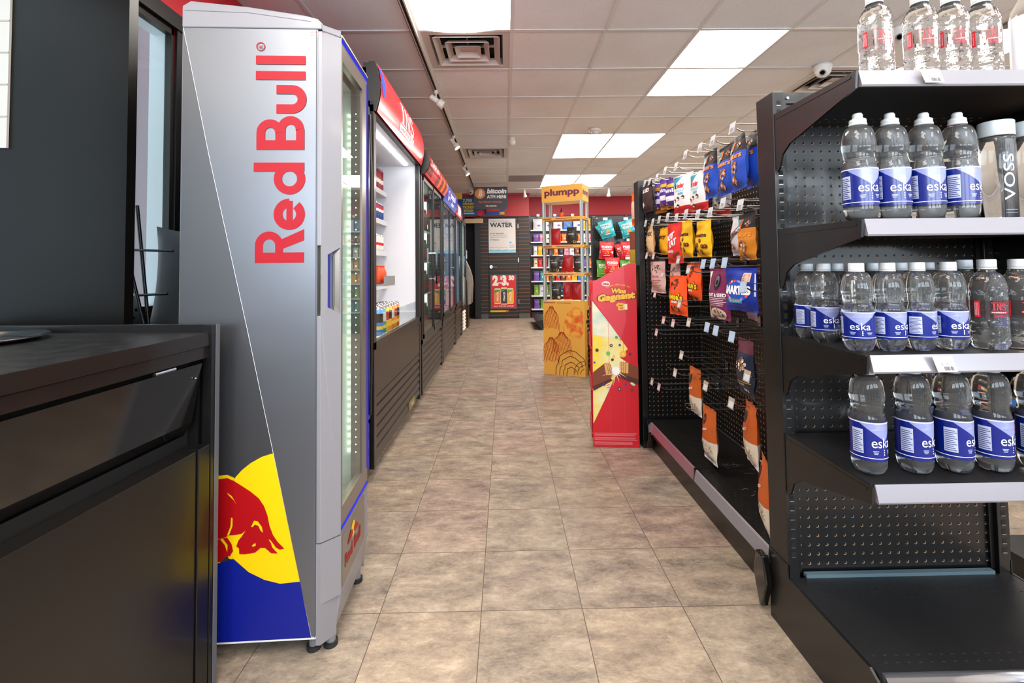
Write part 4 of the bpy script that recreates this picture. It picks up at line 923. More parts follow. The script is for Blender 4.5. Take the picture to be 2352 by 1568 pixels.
# ------------------------------------------------------------ water bottles
glassy('water_clear', 'FBFDFF', 1.33, 0.0); glassy('water_facet', 'FCFDFF', 1.33, 0.0)
for n_ in ('water_clear', 'water_facet'): M[n_].node_tree.nodes['Principled BSDF'].inputs['Transmission Weight'].default_value = .965
mat('cap_white', 'CDD0D3', .35); mat('cap_grey', 'A9B3B9', .35); mat('cap_clear', 'D6DADC', .3)
mat('label_blue', '04186E', .3, coat=.15); mat('label_pale', '7F87BC', .3, coat=.3); mat('label_white', 'E9ECF4', .35); mat('label_grey', 'A8B0C8', .4)
mat('ins_red', 'D8202A', .35); clear_pane('label_clear', 'F3E9EA', ior=1.3)
def cylmap(r): return lambda a, b: Vector((r*math.sin(a/r), -r*math.cos(a/r), b))
def eska(sport=False, small=False):
    nm = 'water_bottle'
    t = thing(nm, '', 'bottle', (0, 0, 0), local=True)
    if small: h, r = .200, .0312; z = dict(lb=.028, lt=.090, wa=.108, bu=.140, ne=.180)
    else: h, r = (.252 if sport else .246), .0345; z = dict(lb=.034, lt=.120, wa=.142, bu=.178, ne=.222)
    pr = [(0, .006), (r*.35, .001), (r*.62, 0), (r*.86, .006), (r*.98, .018), (r, z['lb']-.004), (r*.985, z['lb']), (r*.985, z['lt']), (r, z['lt']+.003), (r*.97, z['lt']+.007), (r*.93, (z['lt']+z['wa'])/2+.003), (r*.885, z['wa']), (r*.90, z['wa']+.004), (r*.93, z['wa']+.006), (r*.91, z['wa']+.010), (r*.95, z['wa']+.014), (r*.93, z['wa']+.018), (r*.985, z['wa']+.024)]
    zt = z['ne']; b0 = z['wa']+.028
    for k in range(7): a = k/6; pr.append((r*(.42+.58*math.cos(a*PI/2)**.75) if k < 6 else r*.42, b0+(zt-b0)*math.sin(a*PI/2)*(.985)))
    pr.append((r*.40, zt+.004))
    def mod(rr, zz, th):
        k = .012*math.sin(6*th)*max(0, 1-zz/.03) if zz < .03 else 0
        if z['wa']-.01 < zz < z['wa']+.026: k += .018*math.sin(2*th+zz*260)
        return rr*(1+k)
    MB().lathe(pr, 'water_clear', 40, mod=mod, caps=False).build('body', t)
    R_ = r+.0006; cm = cylmap(R_); c2_ = cylmap(R_+.0004); c3_ = cylmap(R_+.0008); H = z['lt']-z['lb']; zb = z['lb']; full = PI*R_
    mb = MB(); mb.lathe([(R_, zb), (R_, zb+H)], 'label_blue', 40, caps=False)
    mb.fill([(-.040, zb+H), (.042, zb+H), (.006, zb+H*.50)], c2_, 'label_pale', cut=(.004, 0)) if small else mb.fill([(-.046, zb+H), (.05, zb+H), (.010, zb+H*.52)], c2_, 'label_pale', cut=(.004, 0))
    for k in range(-14, 17): mb.stroke([(k*.0027, zb+H), (.010+(k*.0027-.010)*.55, zb+H*.80)], .0005, c3_, 'label_grey')
    mb.rect(-full, full, zb+H*.965, zb+H*.985, c3_, 'label_white', cut=(.004, 0)).rect(-full, full, zb+H*.075, zb+H*.09, c3_, 'label_white', cut=(.004, 0)).rect(-full, full, zb+H*.985, zb+H, c2_, 'label_pale', cut=(.004, 0))
    w_ = .040 if small else .046
    mb.text('eska', .004, zb+H*.36, H*.36, c3_, 'label_white', width=w_, cut=(.003, 0), res=4)
    for a in (-.011, .022):
        for k in range(3): mb.rect(a-.006+k*.001, a+.006-k*.0012, zb+H*(.26-.035*k), zb+H*(.275-.035*k), c3_, 'label_grey')
    for k in range(3): mb.disc(.0075, zb+H*(.30-.06*k), .0014, c3_, 'label_white', n=10)
    mb.rect(-.058, -.034, zb+H*.18, zb+H*.80, c2_, 'label_grey', cut=(.004, 0))
    for k in range(11): mb.rect(-.057, -.036-(k % 3)*.003, zb+H*(.22+.05*k), zb+H*(.235+.05*k), c3_, 'label_blue', cut=(.004, 0))
    mb.build('label', t)
    cr = r*.5
    if sport: MB().lathe([(cr, zt), (cr, zt+.012), (cr*.98, zt+.015), (cr*.66, zt+.018), (cr*.6, zt+.022), (cr*.62, zt+.026), (cr*.5, zt+.030), (0, zt+.030)], 'cap_white', 28).lathe([(cr*1.06, zt+.001), (cr*1.06, zt+.005)], 'cap_white', 28).build('cap', t)
    else:
        MB().lathe([(cr*.98, zt+.004), (cr, zt+.006), (cr, h-.002), (cr*.94, h), (0, h)], 'cap_white', 36, mod=lambda rr, zz, th: rr*(1+.012*(round(th*36/PI) % 2)) if rr > cr*.95 else rr, smooth=False).build('cap', t)
        MB().lathe([(cr*1.02, zt), (cr*1.02, zt+.0035)], 'cap_white', 28).build('cap_ring', t)
    return t
def ins_bottle():
    t = thing('water_bottle', '', 'bottle', (0, 0, 0), local=True); r = .0340; h = .205
    pr = []; N_ = 46
    for k in range(N_+1):
        z = .002+k*(.176-.002)/N_
        if z < .012: rr = r*(.72+.28*(z/.012)**.5)
        elif z < .130: rr = r
        else: q = (z-.130)/.046; rr = r*(.40+.60*math.sqrt(max(0, 1-q*q*.99)))
        pr.append((rr, z))
    pr.append((r*.40, .184))
    noise.seed_set(3)
    def mod(rr, z, th):
        a = 0
        if z < .072: a = min(1, z/.01)*min(1, (.072-z)/.01)
        elif z > .112: a = min(1, (z-.112)/.01)*min(1, max(0, (.172-z)/.02))
        if a <= 0: return rr
        v = noise.voronoi(Vector((math.cos(th)*1.5, math.sin(th)*1.5, z*45)))[0]
        return rr*(1-a*.06*(v[1]-v[0])+a*.012)
    MB().lathe([(0, .002)]+pr, 'water_facet', 44, mod=mod, caps=False, smooth=False).build('body', t)
    R_ = r+.0008; c1_ = cylmap(R_); c2_ = cylmap(R_+.0004); c3_ = cylmap(R_+.0008)
    mb = MB(); mb.lathe([(R_, .073), (R_, .111)], 'label_clear', 40, caps=False)
    serif_ins(mb, c2_, .010, .090, .015, .026, 'ins_red'); mb.rect(-.005, .026, .0835, .0875, c2_, 'ins_red', cut=(.004, 0)); mb.text('MARKET', .0105, .0842, .0034, c3_, 'label_white', width=.026)
    mb.rect(-.004, .025, .1065, .1075, c2_, 'ins_red', cut=(.004, 0))
    mb.rect(-.0335, -.0225, .0735, .1105, c2_, 'ins_red', cut=(.004, 0))
    for k, ln in enumerate(('INSMARKET.CA', 'FOR MORE STORES', 'SPRING WATER')): mb.text(ln, 0, 0, .0026, (lambda q: lambda a, b: c3_(-.0255-q*.003-b*1, .092+a))(k), 'label_white', width=.028)
    for k in range(5): mb.rect(-.002+(k % 2)*.003, .024-(k % 3)*.003, .0800-k*.0014, .0804-k*.0014, c2_, 'ins_red', cut=(.004, 0))
    mb.build('label', t); cr = .0172
    MB().lathe([(cr*.98, .187), (cr, .189), (cr, .203), (cr*.94, .205), (0, .205)], 'cap_white', 36, mod=lambda rr, zz, th: rr*(1+.012*(round(th*36/PI) % 2)) if rr > cr*.95 else rr, smooth=False).build('cap', t)
    MB().lathe([(cr*1.02, .182), (cr*1.02, .186)], 'cap_clear', 28).build('cap_ring', t)
    return t
def voss():
    t = thing('water_bottle', '', 'bottle', (0, 0, 0), local=True); r = .0325
    MB().lathe([(0, .004), (r*.9, .001), (r, .004), (r, .186), (r*.97, .190), (r*.7, .193), (0, .193)], 'water_clear', 44, caps=False).build('body', t)
    c_ = cylmap(r+.0006); mb = MB(); mb.text('VOSS', 0, 0, .030, lambda a, b: c_(.006-b, .095+a), 'label_white', width=.105, cut=(.01, .003), res=4)
    mb.text('artesian water', 0, 0, .004, lambda a, b: c_(.0-b, .022+a*0), 'label_white') if False else mb.rect(-.014, .010, .020, .0207, c_, 'label_grey', cut=(.004, 0)).rect(-.014, .010, .013, .0137, c_, 'label_grey', cut=(.004, 0))
    mb.build('label', t)
    MB().lathe([(r*.99, .193), (r, .195), (r, .227), (r*.97, .2285), (0, .2285)], 'cap_grey', 44).build('cap', t)
    return t
def blue_text_bottle():
    t = thing('water_bottle', '', 'bottle', (0, 0, 0), local=True); r = .0345
    MB().lathe([(0, .002), (r*.9, .001), (r, .010), (r, .150), (r*.9, .170), (r*.5, .196), (r*.42, .206)], 'water_clear', 40, caps=False).build('body', t)
    c_ = cylmap(r+.0007); c2_ = cylmap(r+.0011); mb = MB(); mb.lathe([(r+.0006, .012), (r+.0006, .150)], 'label_white', 40, caps=False)
    mb.stroke([(-.036, .135), (-.014, .135), (-.014, .07), (-.036, .07)], .0008, c_, 'label_blue')
    for k in range(18): mb.rect(-.033, -.017-(k % 4)*.002, .127-k*.0055, .129-k*.0055, c2_, 'label_blue')
    mb.build('label', t); MB().lathe([(r*.5, .204), (r*.5, .224), (0, .224)], 'cap_white', 24).build('cap', t); return t
LIFT = .0007
def row(proto, items, group):
    items = [(x, y, z, rz-42, lb) for x, y, z, rz, lb in items]
    for k, (x, y, z, rz, lb) in enumerate(items):
        if k == 0 and not proto.get('used'):
            proto.location = (x, y, z+LIFT); proto.rotation_euler = (0, 0, R(rz)); proto['used'] = 1; tag(proto, lb, 'bottle', group)
        else: dup(proto, (x, y, z+LIFT), R(rz), lb, group)
e5 = eska(small=True); e7 = eska(); e7s = eska(sport=True); ib = ins_bottle(); vb = voss(); bb = blue_text_bottle()
row(e7s, [(.829, 1.105, 1.13, 30, 'sport-cap blue-label bottle on the second shelf, farthest left'), (.905, 1.105, 1.13, 27, 'sport-cap blue-label bottle, second from the left on the second shelf'),
          (.985, 1.105, 1.13, 32, 'sport-cap blue-label bottle, third from the left on the second shelf'), (1.065, 1.105, 1.13, 55, 'sport-cap blue-label bottle on the second shelf beside the grey-capped bottle')], 'sport-cap water bottles on the second shelf')
row(vb, [(1.156, 1.105, 1.13, 38, 'clear straight bottle with grey cap and white vertical lettering, beside the sport-cap bottles'), (1.238, 1.105, 1.13, 38, 'straight bottle with grey cap cut off by the right edge of the photo')], 'grey-capped straight bottles on the second shelf')
row(e5, [(.808, 1.10, .833, 6, 'small blue-label bottle at the front left of the third shelf, on the shelf edge'), (.880, 1.10, .833, 50, 'small blue-label bottle, second along the front of the third shelf, turned to show its panel'),
         (.949, 1.10, .833, 72, 'small blue-label bottle, third along the front of the third shelf, panel facing out'), (1.022, 1.10, .833, 30, 'small blue-label bottle, fourth along the front, beside the faceted red-print bottle'),
         (.822, 1.235, .833, 30, 'small blue-label bottle standing apart behind the front left one on the third shelf'), (.822, 1.305, .833, 55, 'small blue-label bottle farthest back left on the third shelf'),
         (.905, 1.305, .833, 20, 'small bottle in the back row of the third shelf, its cap far left'), (.952, 1.235, .833, 20, 'small bottle in the second row of the third shelf, behind the two left front bottles'),
         (1.022, 1.235, .833, 10, 'small bottle in the second row of the third shelf, between the middle front bottles'), (1.100, 1.305, .833, 10, 'small bottle in the back row of the third shelf, its cap right of centre'), (1.165, 1.315, .833, 10, 'small bottle in the back row of the third shelf, nearest the faceted bottles')], 'small blue-label bottles on the third shelf')
row(ib, [(.880, 1.105, 1.46, 16, 'faceted clear bottle with red print on the top shelf, leftmost and standing apart'), (.988, 1.105, 1.46, 11, 'faceted top-shelf bottle showing a solid red block on its left side'), (1.062, 1.105, 1.46, 13, 'faceted red-print bottle, third from the left on the top shelf'), (1.136, 1.105, 1.46, 13, 'faceted red-print bottle, fourth from the left on the top shelf'),
         (1.113, 1.10, .833, 10, 'faceted clear bottle with red block and red print at the front of the third shelf'), (1.186, 1.10, .833, 8, 'faceted clear bottle at the right picture edge on the third shelf'), (1.156, 1.20, .833, 60, 'faceted clear bottle tucked behind the front faceted one on the third shelf')], 'faceted red-print water bottles')
row(e7, [(.828, 1.11, .557, 45, 'large blue-label bottle on the lowest shelf, farthest left'), (.934, 1.11, .557, 55, 'large blue-label bottle on the lowest shelf, second from the left'), (1.026, 1.11, .557, 66, 'large blue-label bottle on the lowest shelf, third from the left, panel facing out'), (1.118, 1.11, .557, 48, 'large blue-label bottle on the lowest shelf, fourth from the left'),
         (1.070, 1.225, .557, 20, 'large blue-label bottle behind the gap of the lowest shelf row'), (1.222, 1.11, .557, 40, 'large bottle at the right picture edge on the lowest shelf')], 'large blue-label bottles on the lowest shelf')
row(bb, [(1.250, 1.105, 1.46, 35, 'bottle with white label and fine blue print at the top right corner')], None)

# ============================================================ sweets pegboard run behind the bottle shelving
SP = 1.12
g1 = thing('pegboard_gondola', 'long black pegboard display of hanging sweet bags along the right of the aisle', 'display', (1.0, 2.1, 0))
MB().box(SP, SP+.006, 1.46, 2.758, .17, 1.50, 'pegboard_y').build('pegboard', g1)
mb = MB(); mb.box(SP, SP+.03, 1.46, 2.762, 1.50, 1.525, 'black_metal')
for y in (2.08,): mb.box(SP-.003, SP+.03, y-.014, y+.014, .165, 1.525, 'black_metal')
for z in [0.22+k*.0254 for k in range(50)]: mb.quad((SP-.0036, 2.075, z), (SP-.0036, 2.085, z), (SP-.0036, 2.085, z+.012), (SP-.0036, 2.075, z+.012), 'hole_dark')
mb.box(SP-.002, SP, 2.52, 2.53, .17, 1.5, 'black_matte'); mb.build('post', g1)
MB().box(.812, SP, 2.760, 2.766, .17, 1.50, 'pegboard_x').build('end_pegboard', g1)
for y0, y1, wn in ((1.50, 2.08, True), (2.085, 2.757, False)):
    mb = MB(); mb.box(.806, SP-.002, y0, y1, .150, .165, 'deck_worn')
    if wn:
        for k in range(20):
            for x in (.83, .855): mb.disc(x+(k % 2)*.012, y0+.03+k*.0254, .003, lambda a, b: Vector((a, b, .1655)), 'hole_dark', n=8, r2=.0045)
            for x in (1.03, 1.055): mb.disc(x+(k % 2)*.012, y0+.03+k*.0254, .003, lambda a, b: Vector((a, b, .1655)), 'hole_dark', n=8, r2=.0045)
    mb.build('base_deck', g1)
    mb = MB(); mb.prism([(.800, .163), (.806, .166), (.806, .118), (.792, .118)], lambda a, b: Vector((a, y0+.004, b)), lambda a, b: Vector((a, y1-.006, b)), 'channel' if wn else 'channel_pink'); mb.build('price_channel', g1)
MB().box(.822, .83, 1.47, 2.757, .0, .118, 'black_metal').box(.80, .83, 1.47, 2.757, .095, .118, 'black_metal').build('kick', g1)
MB().xprism([(1.432, .10), (1.450, .172), (1.488, .172), (1.506, .10), (1.476, .018), (1.462, .018)], .750, .7705, 'black_glossy').build('foot_bracket', g1, bevel=.004)
for y, in ((2.728,),):
    MB().xprism([(y-.038, .10), (y-.018, .168), (y+.012, .168), (y+.024, .10), (y+.004, .012)], .782, .815, 'black_glossy').build('foot_bracket', g1, bevel=.003)
MB().box(.796, .806, 2.078, 2.088, .116, .168, 'black_glossy').build('joint_clip', g1)
# scuffs on the deck are dust marks
mat('dust', '8A8078', .9)
random.seed(11); mb = MB()
for k in range(26):
    x, y = random.uniform(.93, 1.08), random.uniform(1.68, 2.12); a = random.uniform(0, 6); pth = [(x, y)]
    for q in range(random.randint(2, 6)): a += random.uniform(-1, 1); x += .006*math.cos(a); y += .006*math.sin(a); pth.append((x, y))
    mb.stroke(pth, .0011, lambda a, b: Vector((a, b, .1660)), 'dust')
mb.build('dust_marks', g1)
# hooks
clear_pane('tab_clear', 'D9DADF', ior=1.5); mat('tab_blue', 'A9BCD4', .35); mat('tab_pink', 'B98A90', .35); mat('tab_white', 'C9C8CB', .35); mat('tab_tan', 'A8998C', .35)
HOOKS = [(1.66, 1.528), (1.82, 1.526), (1.94, 1.529), (2.1, 1.538), (2.22, 1.51), (2.37, 1.522), (2.5, 1.513), (2.63, 1.513), (2.722, 1.519), (1.62, 1.252), (1.75, 1.276), (1.86, 1.255), (1.98, 1.261), (2.11, 1.278), (2.23, 1.273), (2.35, 1.289), (2.48, 1.289), (2.59, 1.286), (2.722, 1.292),
         (1.75, 1.057), (1.85, 1.055), (1.94, 1.054), (2.1, 1.031), (2.22, 1.075), (2.59, 1.103), (2.715, 1.108), (2.45, 1.008), (1.62, 0.971), (2.22, 0.873), (2.58, 0.899), (2.45, 0.773), (2.31, 0.774), (2.112, 0.8), (1.92, 0.802), (1.84, 0.799), (1.71, 0.794), (2.57, 0.696), (2.21, 0.64), (2.3, 0.541), (1.61, 0.678), (2.67, 0.413), (2.55, 0.413), (1.95, 0.563), (1.73, 0.556)]
BARE = [(2.69, 0.703), (2.44, 0.54), (2.052, 0.573), (2.2, 0.408)]
def hook_mesh(m, tabm):
    t = thing('peg_hook', '', 'hook', (0, 0, 0), local=True)
    L_ = .315
    MB().tube([(0, 0, -.002), (-L_+.03, 0, -.002), (-L_+.02, 0, 0), (-L_+.008, 0, .001)], .0017, m, 6).tube([(0, 0, -.028), (0, 0, -.002)], .0017, m, 6).tube([(0, 0, -.028), (-L_+.045, 0, -.028), (-L_+.028, 0, -.025), (-L_+.015, 0, -.017)], .0026, m, 6).box(-.004, 0, -.012, .012, -.04, .006, m).build('wire', t)
    if tabm:
        q_ = MB(); q_.add([(-L_+.004, -.022, .004), (-L_+.004, .022, .004), (-L_-.004, .022, -.034), (-L_-.004, -.022, -.034)], [(0, 1, 2, 3)], tabm)
        q_.add([(-L_+.0025, -.019, -.0045), (-L_+.0025, .015, -.0045), (-L_-.0045, .015, -.030), (-L_-.0045, -.019, -.030)], [(0, 1, 2, 3)], 'tab_white' if tabm != 'tab_blue' else tabm)
        for k in range(4): q_.add([(-L_-.0012-k*.0009, -.012, -.016-k*.0032), (-L_-.0012-k*.0009, .010, -.016-k*.0032), (-L_-.0015-k*.0009, .010, -.0172-k*.0032), (-L_-.0015-k*.0009, -.012, -.0172-k*.0032)], [(0, 1, 2, 3)], 'seam_dark') if tabm == 'tab_white' else None
        q_.build('price_tab', t)
    return t
protos = {k: None for k in ('tab_white', 'tab_blue', 'tab_pink', 'tab_tan', None)}
def rowname(z): return 'top' if z > 1.45 else 'second' if z > 1.2 else 'third' if z > .94 else 'fourth' if z > .75 else 'fifth' if z > .6 else 'sixth' if z > .45 else 'lowest'
cnt = {}
for k, (y, z) in enumerate(sorted(HOOKS, key=lambda q: (-round(q[1]*3), -q[0]))+[b+(0,) for b in BARE][0:0]):
    rn = rowname(z); tm = 'tab_white' if z > 1.2 else ('tab_blue' if y < 2.1 and z > .79 else 'tab_pink' if y > 2.3 else 'tab_tan')
    c_ = cnt[rn] = cnt.get(rn, 0)+1
    lb = 'steel peg hook with %s price tab, %s row, number %d from the far end' % (tm[4:].replace('tan', 'beige'), rn, c_)
    lb = 'steel peg hook with %s price tab in the %s row, %s from the far end' % (tm[4:].replace('tan', 'beige'), rn, (nth+['ninth', 'tenth', 'eleventh', 'twelfth'])[c_-1])
    if protos[tm] is None:
        h = hook_mesh('wire', tm); protos[tm] = h; h.location = (SP-.0045, y, z); tag(h, lb, 'hook', 'peg hooks on the sweets pegboard')
    else: dup(protos[tm], (SP-.0045, y, z), label=lb, group='peg hooks on the sweets pegboard')
for k, (y, z) in enumerate(BARE):
    lb = 'bare steel peg hook without price tab, %s of four from the top' % nth[k]
    if k == 0: hb = hook_mesh('wire', None); hb.location = (SP-.0045, y, z); tag(hb, lb, 'hook', 'peg hooks on the sweets pegboard')
    else: dup(hb, (SP-.0045, y, z), label=lb, group='peg hooks on the sweets pegboard')

# ------------------------------------------------------------ bags
def bag_mesh(w_, h_, t_, band, deco=None, crimp='wire', seed=0, stand=False):
    """pillow bag hanging from z=0 down to -h, front towards -y; band(v) gives the colour at height fraction v (0 bottom, 1 top)"""
    rnd = random.Random(seed); nu, nv = 14, 22; noise.seed_set(seed+1)
    def thick(u, v):
        e = 1-abs(u)**3.0; s = math.sin(PI*min(1, max(0, (v-.05)/.87)))**.55 if .05 < v < .92 else 0
        b_ = 1.25-.5*v
        return t_/2*e*s*b_
    def sx(u, v): return u*w_/2*(1-.05*math.sin(PI*v)) 
    def wr(u, v, k): return .0035*noise.noise(Vector((u*2.2+k*9, v*6, seed*3.1)))*(1 if .05 < v < .95 else .3)
    def F(u, v, off=0, side=-1): return Vector((sx(u, v), side*(thick(u, v)+off)+wr(u, v, 0)+.0012*side*(-1 if False else 1)*0, -h_+v*h_+.004*noise.noise(Vector((u*3, seed, v)))*(1 if v < .03 or v > .97 else 0)))
    mb = MB()
    for side in (-1, 1):
        vs = [F(-1+2*i/nu, j/nv, 0, side) for i in range(nu+1) for j in range(nv+1)]
        fs = []; ms = []
        for i in range(nu):
            for j in range(nv):
                f = (i*(nv+1)+j, (i+1)*(nv+1)+j, (i+1)*(nv+1)+j+1, i*(nv+1)+j+1); fs.append(f if side < 0 else f[::-1])
                ms.append(band((j+.5)/nv) if side < 0 else band((j+.5)/nv))
        mb.add(vs, fs, ms, True)
    mp = lambda layer: (lambda a, b: F(max(-1, min(1, 2*a/w_)), max(0, min(1, b/h_+1)), .0008+.0005*layer))
    if deco: deco(mb, mp)
    return mb
def bag(name, label, cat, w_, h_, t_, band, deco, loc, rz, group, seed=0, rx=0):
    o = bag_mesh(w_, h_, t_, band, deco, seed=seed).build(name); o.location = loc; o.rotation_euler = (rx, 0, rz)
    return tag(o, label, cat, group)
def nuts(mb, mp, cx, cz, r, cols, n, seed, ly=1, sz=.008, flat=.7):
    rn = random.Random(seed)
    for k in range(n):
        a = rn.uniform(0, 2*PI); q = r*math.sqrt(rn.random()); x, z = cx+q*math.cos(a), cz+q*math.sin(a)*flat; s_ = sz*rn.uniform(.6, 1.3)
        pts = [(x+s_*rn.uniform(.6, 1.1)*math.cos(2*PI*i/7), z+s_*rn.uniform(.45, .9)*math.sin(2*PI*i/7)) for i in range(7)]
        mb.fill(pts, mp(ly+.15*k/n), C(cols[k % len(cols)]))
CUT = (.012, .012)
NUTC = ['C98A5E', '8A4A2A', '5A2A1E', 'D9B08A', 'B06A48', '3A3550', 'E6C8A8']
def kind_band(c): return lambda v: C('18161A') if v > .66 else C(c)
def kind_deco(c, word='clusters'):
    def d(mb, mp):
        h_ = .19
        mb.rect(-.062, -.010, -.052, -.018, mp(1), C('D9702A'), CUT).rect(-.062, -.030, -.052, -.018, mp(2), C('3AA0B0'), CUT).rect(-.05, -.02, -.060, -.045, mp(3), C('EDEAE4'), CUT)
        mb.text('KIND', -.035, -.0575, .012, mp(4), C('202026'), bold=.03, width=.028)
        nuts(mb, mp, .035, -.035, .016, NUTC, 7, 4)
        mb.text(word, .0, -.082, .026, mp(2), C('E0892A'), bold=.03, width=.115, cut=CUT)
        nuts(mb, mp, .012, -.115, .026, NUTC, 26, 5, 2); nuts(mb, mp, -.005, -.158, .030, NUTC, 26, 6, 2, flat=.5)
        mb.rect(-.058, -.036, -.105, -.1035, mp(1), C('E8E6EC')).rect(-.058, -.04, -.110, -.1085, mp(1), C('E8E6EC'))
    return d
def kinder_deco(mb, mp):
    mb.fill([(-.080, -.008), (-.005, -.008), (-.080, -.075)], mp(1), C('2FA3BE'), CUT)
    mb.text('k', -.036, -.066, .036, mp(2), C('1A1A1A'), bold=.03, cut=CUT); mb.text('inder', .004, -.066, .036, mp(2), C('D8202A'), bold=.03, width=.056, cut=CUT)
    mb.text('CHOCOLAT', 0, -.083, .014, mp(2), C('4AB4CC'), width=.08, bold=.02); mb.text('mini', .012, -.100, .022, mp(2), C('2FA3BE'), bold=.03, width=.04)
    for x, z in ((-.01, -.115), (.03, -.112), (-.02, -.150), (-.045, -.122)): mb.fill([(x-.013, z), (x, z+.008), (x+.014, z+.002), (x+.008, z-.009), (x-.008, z-.009)], mp(2), C('4A2418')); mb.fill([(x-.013, z), (x-.008, z-.009), (x+.008, z-.009), (x+.006, z-.003)], mp(3), C('EBD9C4'))
def kinder_band(v): return C('C8202C') if v < .17 else C('E9E4E4')
def purple_deco(mb, mp):
    mb.fill([(-.06, -.03), (.06, -.03), (.05, -.05), (-.06, -.045)], mp(1), C('D8A32A'), CUT); mb.text('mini', 0, -.075, .028, mp(2), C('E9E4F0'), bold=.03, width=.08, cut=CUT)
    mb.rect(-.02, .05, -.12, -.095, mp(1), C('E4DDEA'), CUT); nuts(mb, mp, -.02, -.14, .02, ['7A4020', 'D0A060'], 8, 2)
def stripes(cols, txt, tc, w_=.1, z=-.06, size=.03):
    def d(mb, mp):
        for k, c in enumerate(cols): mb.fill([(-.055+k*.02, -.13+k*.008), (-.035+k*.02, -.12+k*.008), (-.02+k*.02, -.135+k*.008), (-.04+k*.02, -.145+k*.008)], mp(1), C(c), CUT)
        mb.text(txt, 0, z, size, mp(2), C(tc), bold=.04, width=w_, cut=CUT)
    return d
def balls_deco(mb, mp):
    mb.rect(-.045, -.025, -.055, -.035, mp(1), C('D84A2A'), CUT).text('Glosette', 0, -.072, .024, mp(2), C('3A1A10'), bold=.03, width=.1, cut=CUT)
    rn = random.Random(3)
    for k in range(9): x, z = rn.uniform(-.045, .045), rn.uniform(-.145, -.08); mb.disc(x, z, .0095, mp(2+.05*k), C('5A2C16'), CUT, n=14); mb.disc(x-.002, z+.002, .004, mp(2.5+.05*k), C('B0764A'), n=10)
def kk_deco(mb, mp):
    mb.disc(0, -.085, .062, mp(1), C('F0E6E4'), CUT, r2=.034, rot=.9) if False else None
    mb.text('KIT', -.01, -.085, .042, mp(2), C('F4ECEA'), bold=.05, width=.07, shear=.25, cut=CUT, ang=.35).text('KAT', .015, -.118, .042, mp(2), C('F4ECEA'), bold=.05, width=.07, shear=.25, cut=CUT, ang=.35)
    mb.text('minis', -.01, -.150, .022, mp(2), C('F4ECEA'), bold=.03, width=.06)
    mb.fill([(.0, -.165), (.06, -.145), (.065, -.158), (.005, -.178)], mp(1), C('6A3418'), CUT).fill([(-.05, -.175), (-.01, -.178), (-.012, -.19), (-.05, -.185)], mp(1), C('8A4A22'), CUT)
def white_deco(mb, mp):
    mb.text('Toffifee', -.002, -.085, .026, mp(2), C('5A3018'), bold=.03, width=.10, ang=.45, cut=CUT)
    mb.stroke([(-.045, -.11), (-.02, -.07), (.02, -.045), (.05, -.04)], .004, mp(1), C('7A4828')); nuts(mb, mp, -.03, -.118, .018, ['8A4A22', 'B06A38', '5A2A16'], 9, 3)
def pink_deco(mb, mp):
    nuts(mb, mp, 0, -.055, .045, ['5A3A30', 'B89A88', '3A2A2A', '8A6A5A'], 24, 7, flat=.4)
    mb.text('BARK THINS', 0, -.105, .015, mp(2), C('C84A52'), bold=.03, width=.075)
    for k in range(5): mb.rect(-.055, .05-(k % 3)*.015, -.122-k*.009, -.119-k*.009, mp(1), C('9A5A5A'), CUT)
def pink_band(v): return C('2A2326') if v > .93 else C('C9A49E')
def reese_deco(mb, mp):
    nuts(mb, mp, -.01, -.045, .04, ['4A2216', '6A3220', '3A1A10'], 8, 9, sz=.011, flat=.6)
    mb.text("Reese's", 0, -.118, .044, mp(2), C('2A1A10'), bold=.09, width=.128, cut=CUT, ang=-.08).text("Reese's", 0, -.118, .044, mp(3), C('F4D21E'), bold=.03, width=.122, cut=CUT, ang=-.08)
    mb.text('MINIS', .0, -.136, .016, mp(2), C('F4F0E8'), bold=.04, width=.05); nuts(mb, mp, -.005, -.165, .032, ['4A2216', 'C8864A', '3A1A10'], 7, 3, sz=.012, flat=.4)
def fruit_deco(mb, mp):
    mb.rect(-.073, -.045, -.20, -.012, mp(1), C('E3CFC6'), CUT); mb.disc(-.056, -.022, .011, mp(2), C('F2EEEA'), n=14); mb.disc(-.008+.02, -.055, .022, mp(2), C('1C181C'), n=20, r2=.032).disc(.012, -.050, .016, mp(3), C('8C8888'), n=16, r2=.022).disc(.012, -.056, .010, mp(4), C('1C181C'), n=16, r2=.012)
    mb.text('FRUIT & SEED', .008, -.112, .018, mp(3), C('F4ECEE'), bold=.04, width=.118, cut=CUT)
    for k in range(4): mb.rect(-.04, .065-(k % 2)*.01, -.120-k*.007, -.117-k*.007, mp(2), C('D8B4C6'), CUT)
    mb.text('NUT FREE CRUNCH', .01, -.150, .009, mp(2), C('E8D8E0'), width=.08); mb.disc(.008, -.180, .050, mp(2), C('D8C8B8'), CUT, r2=.024, n=26); nuts(mb, mp, .008, -.180, .040, ['8A6A4A', 'E0D0B8', '5A4030', 'C08850', 'D8D0C8'], 34, 8, 3, sz=.006, flat=.5)
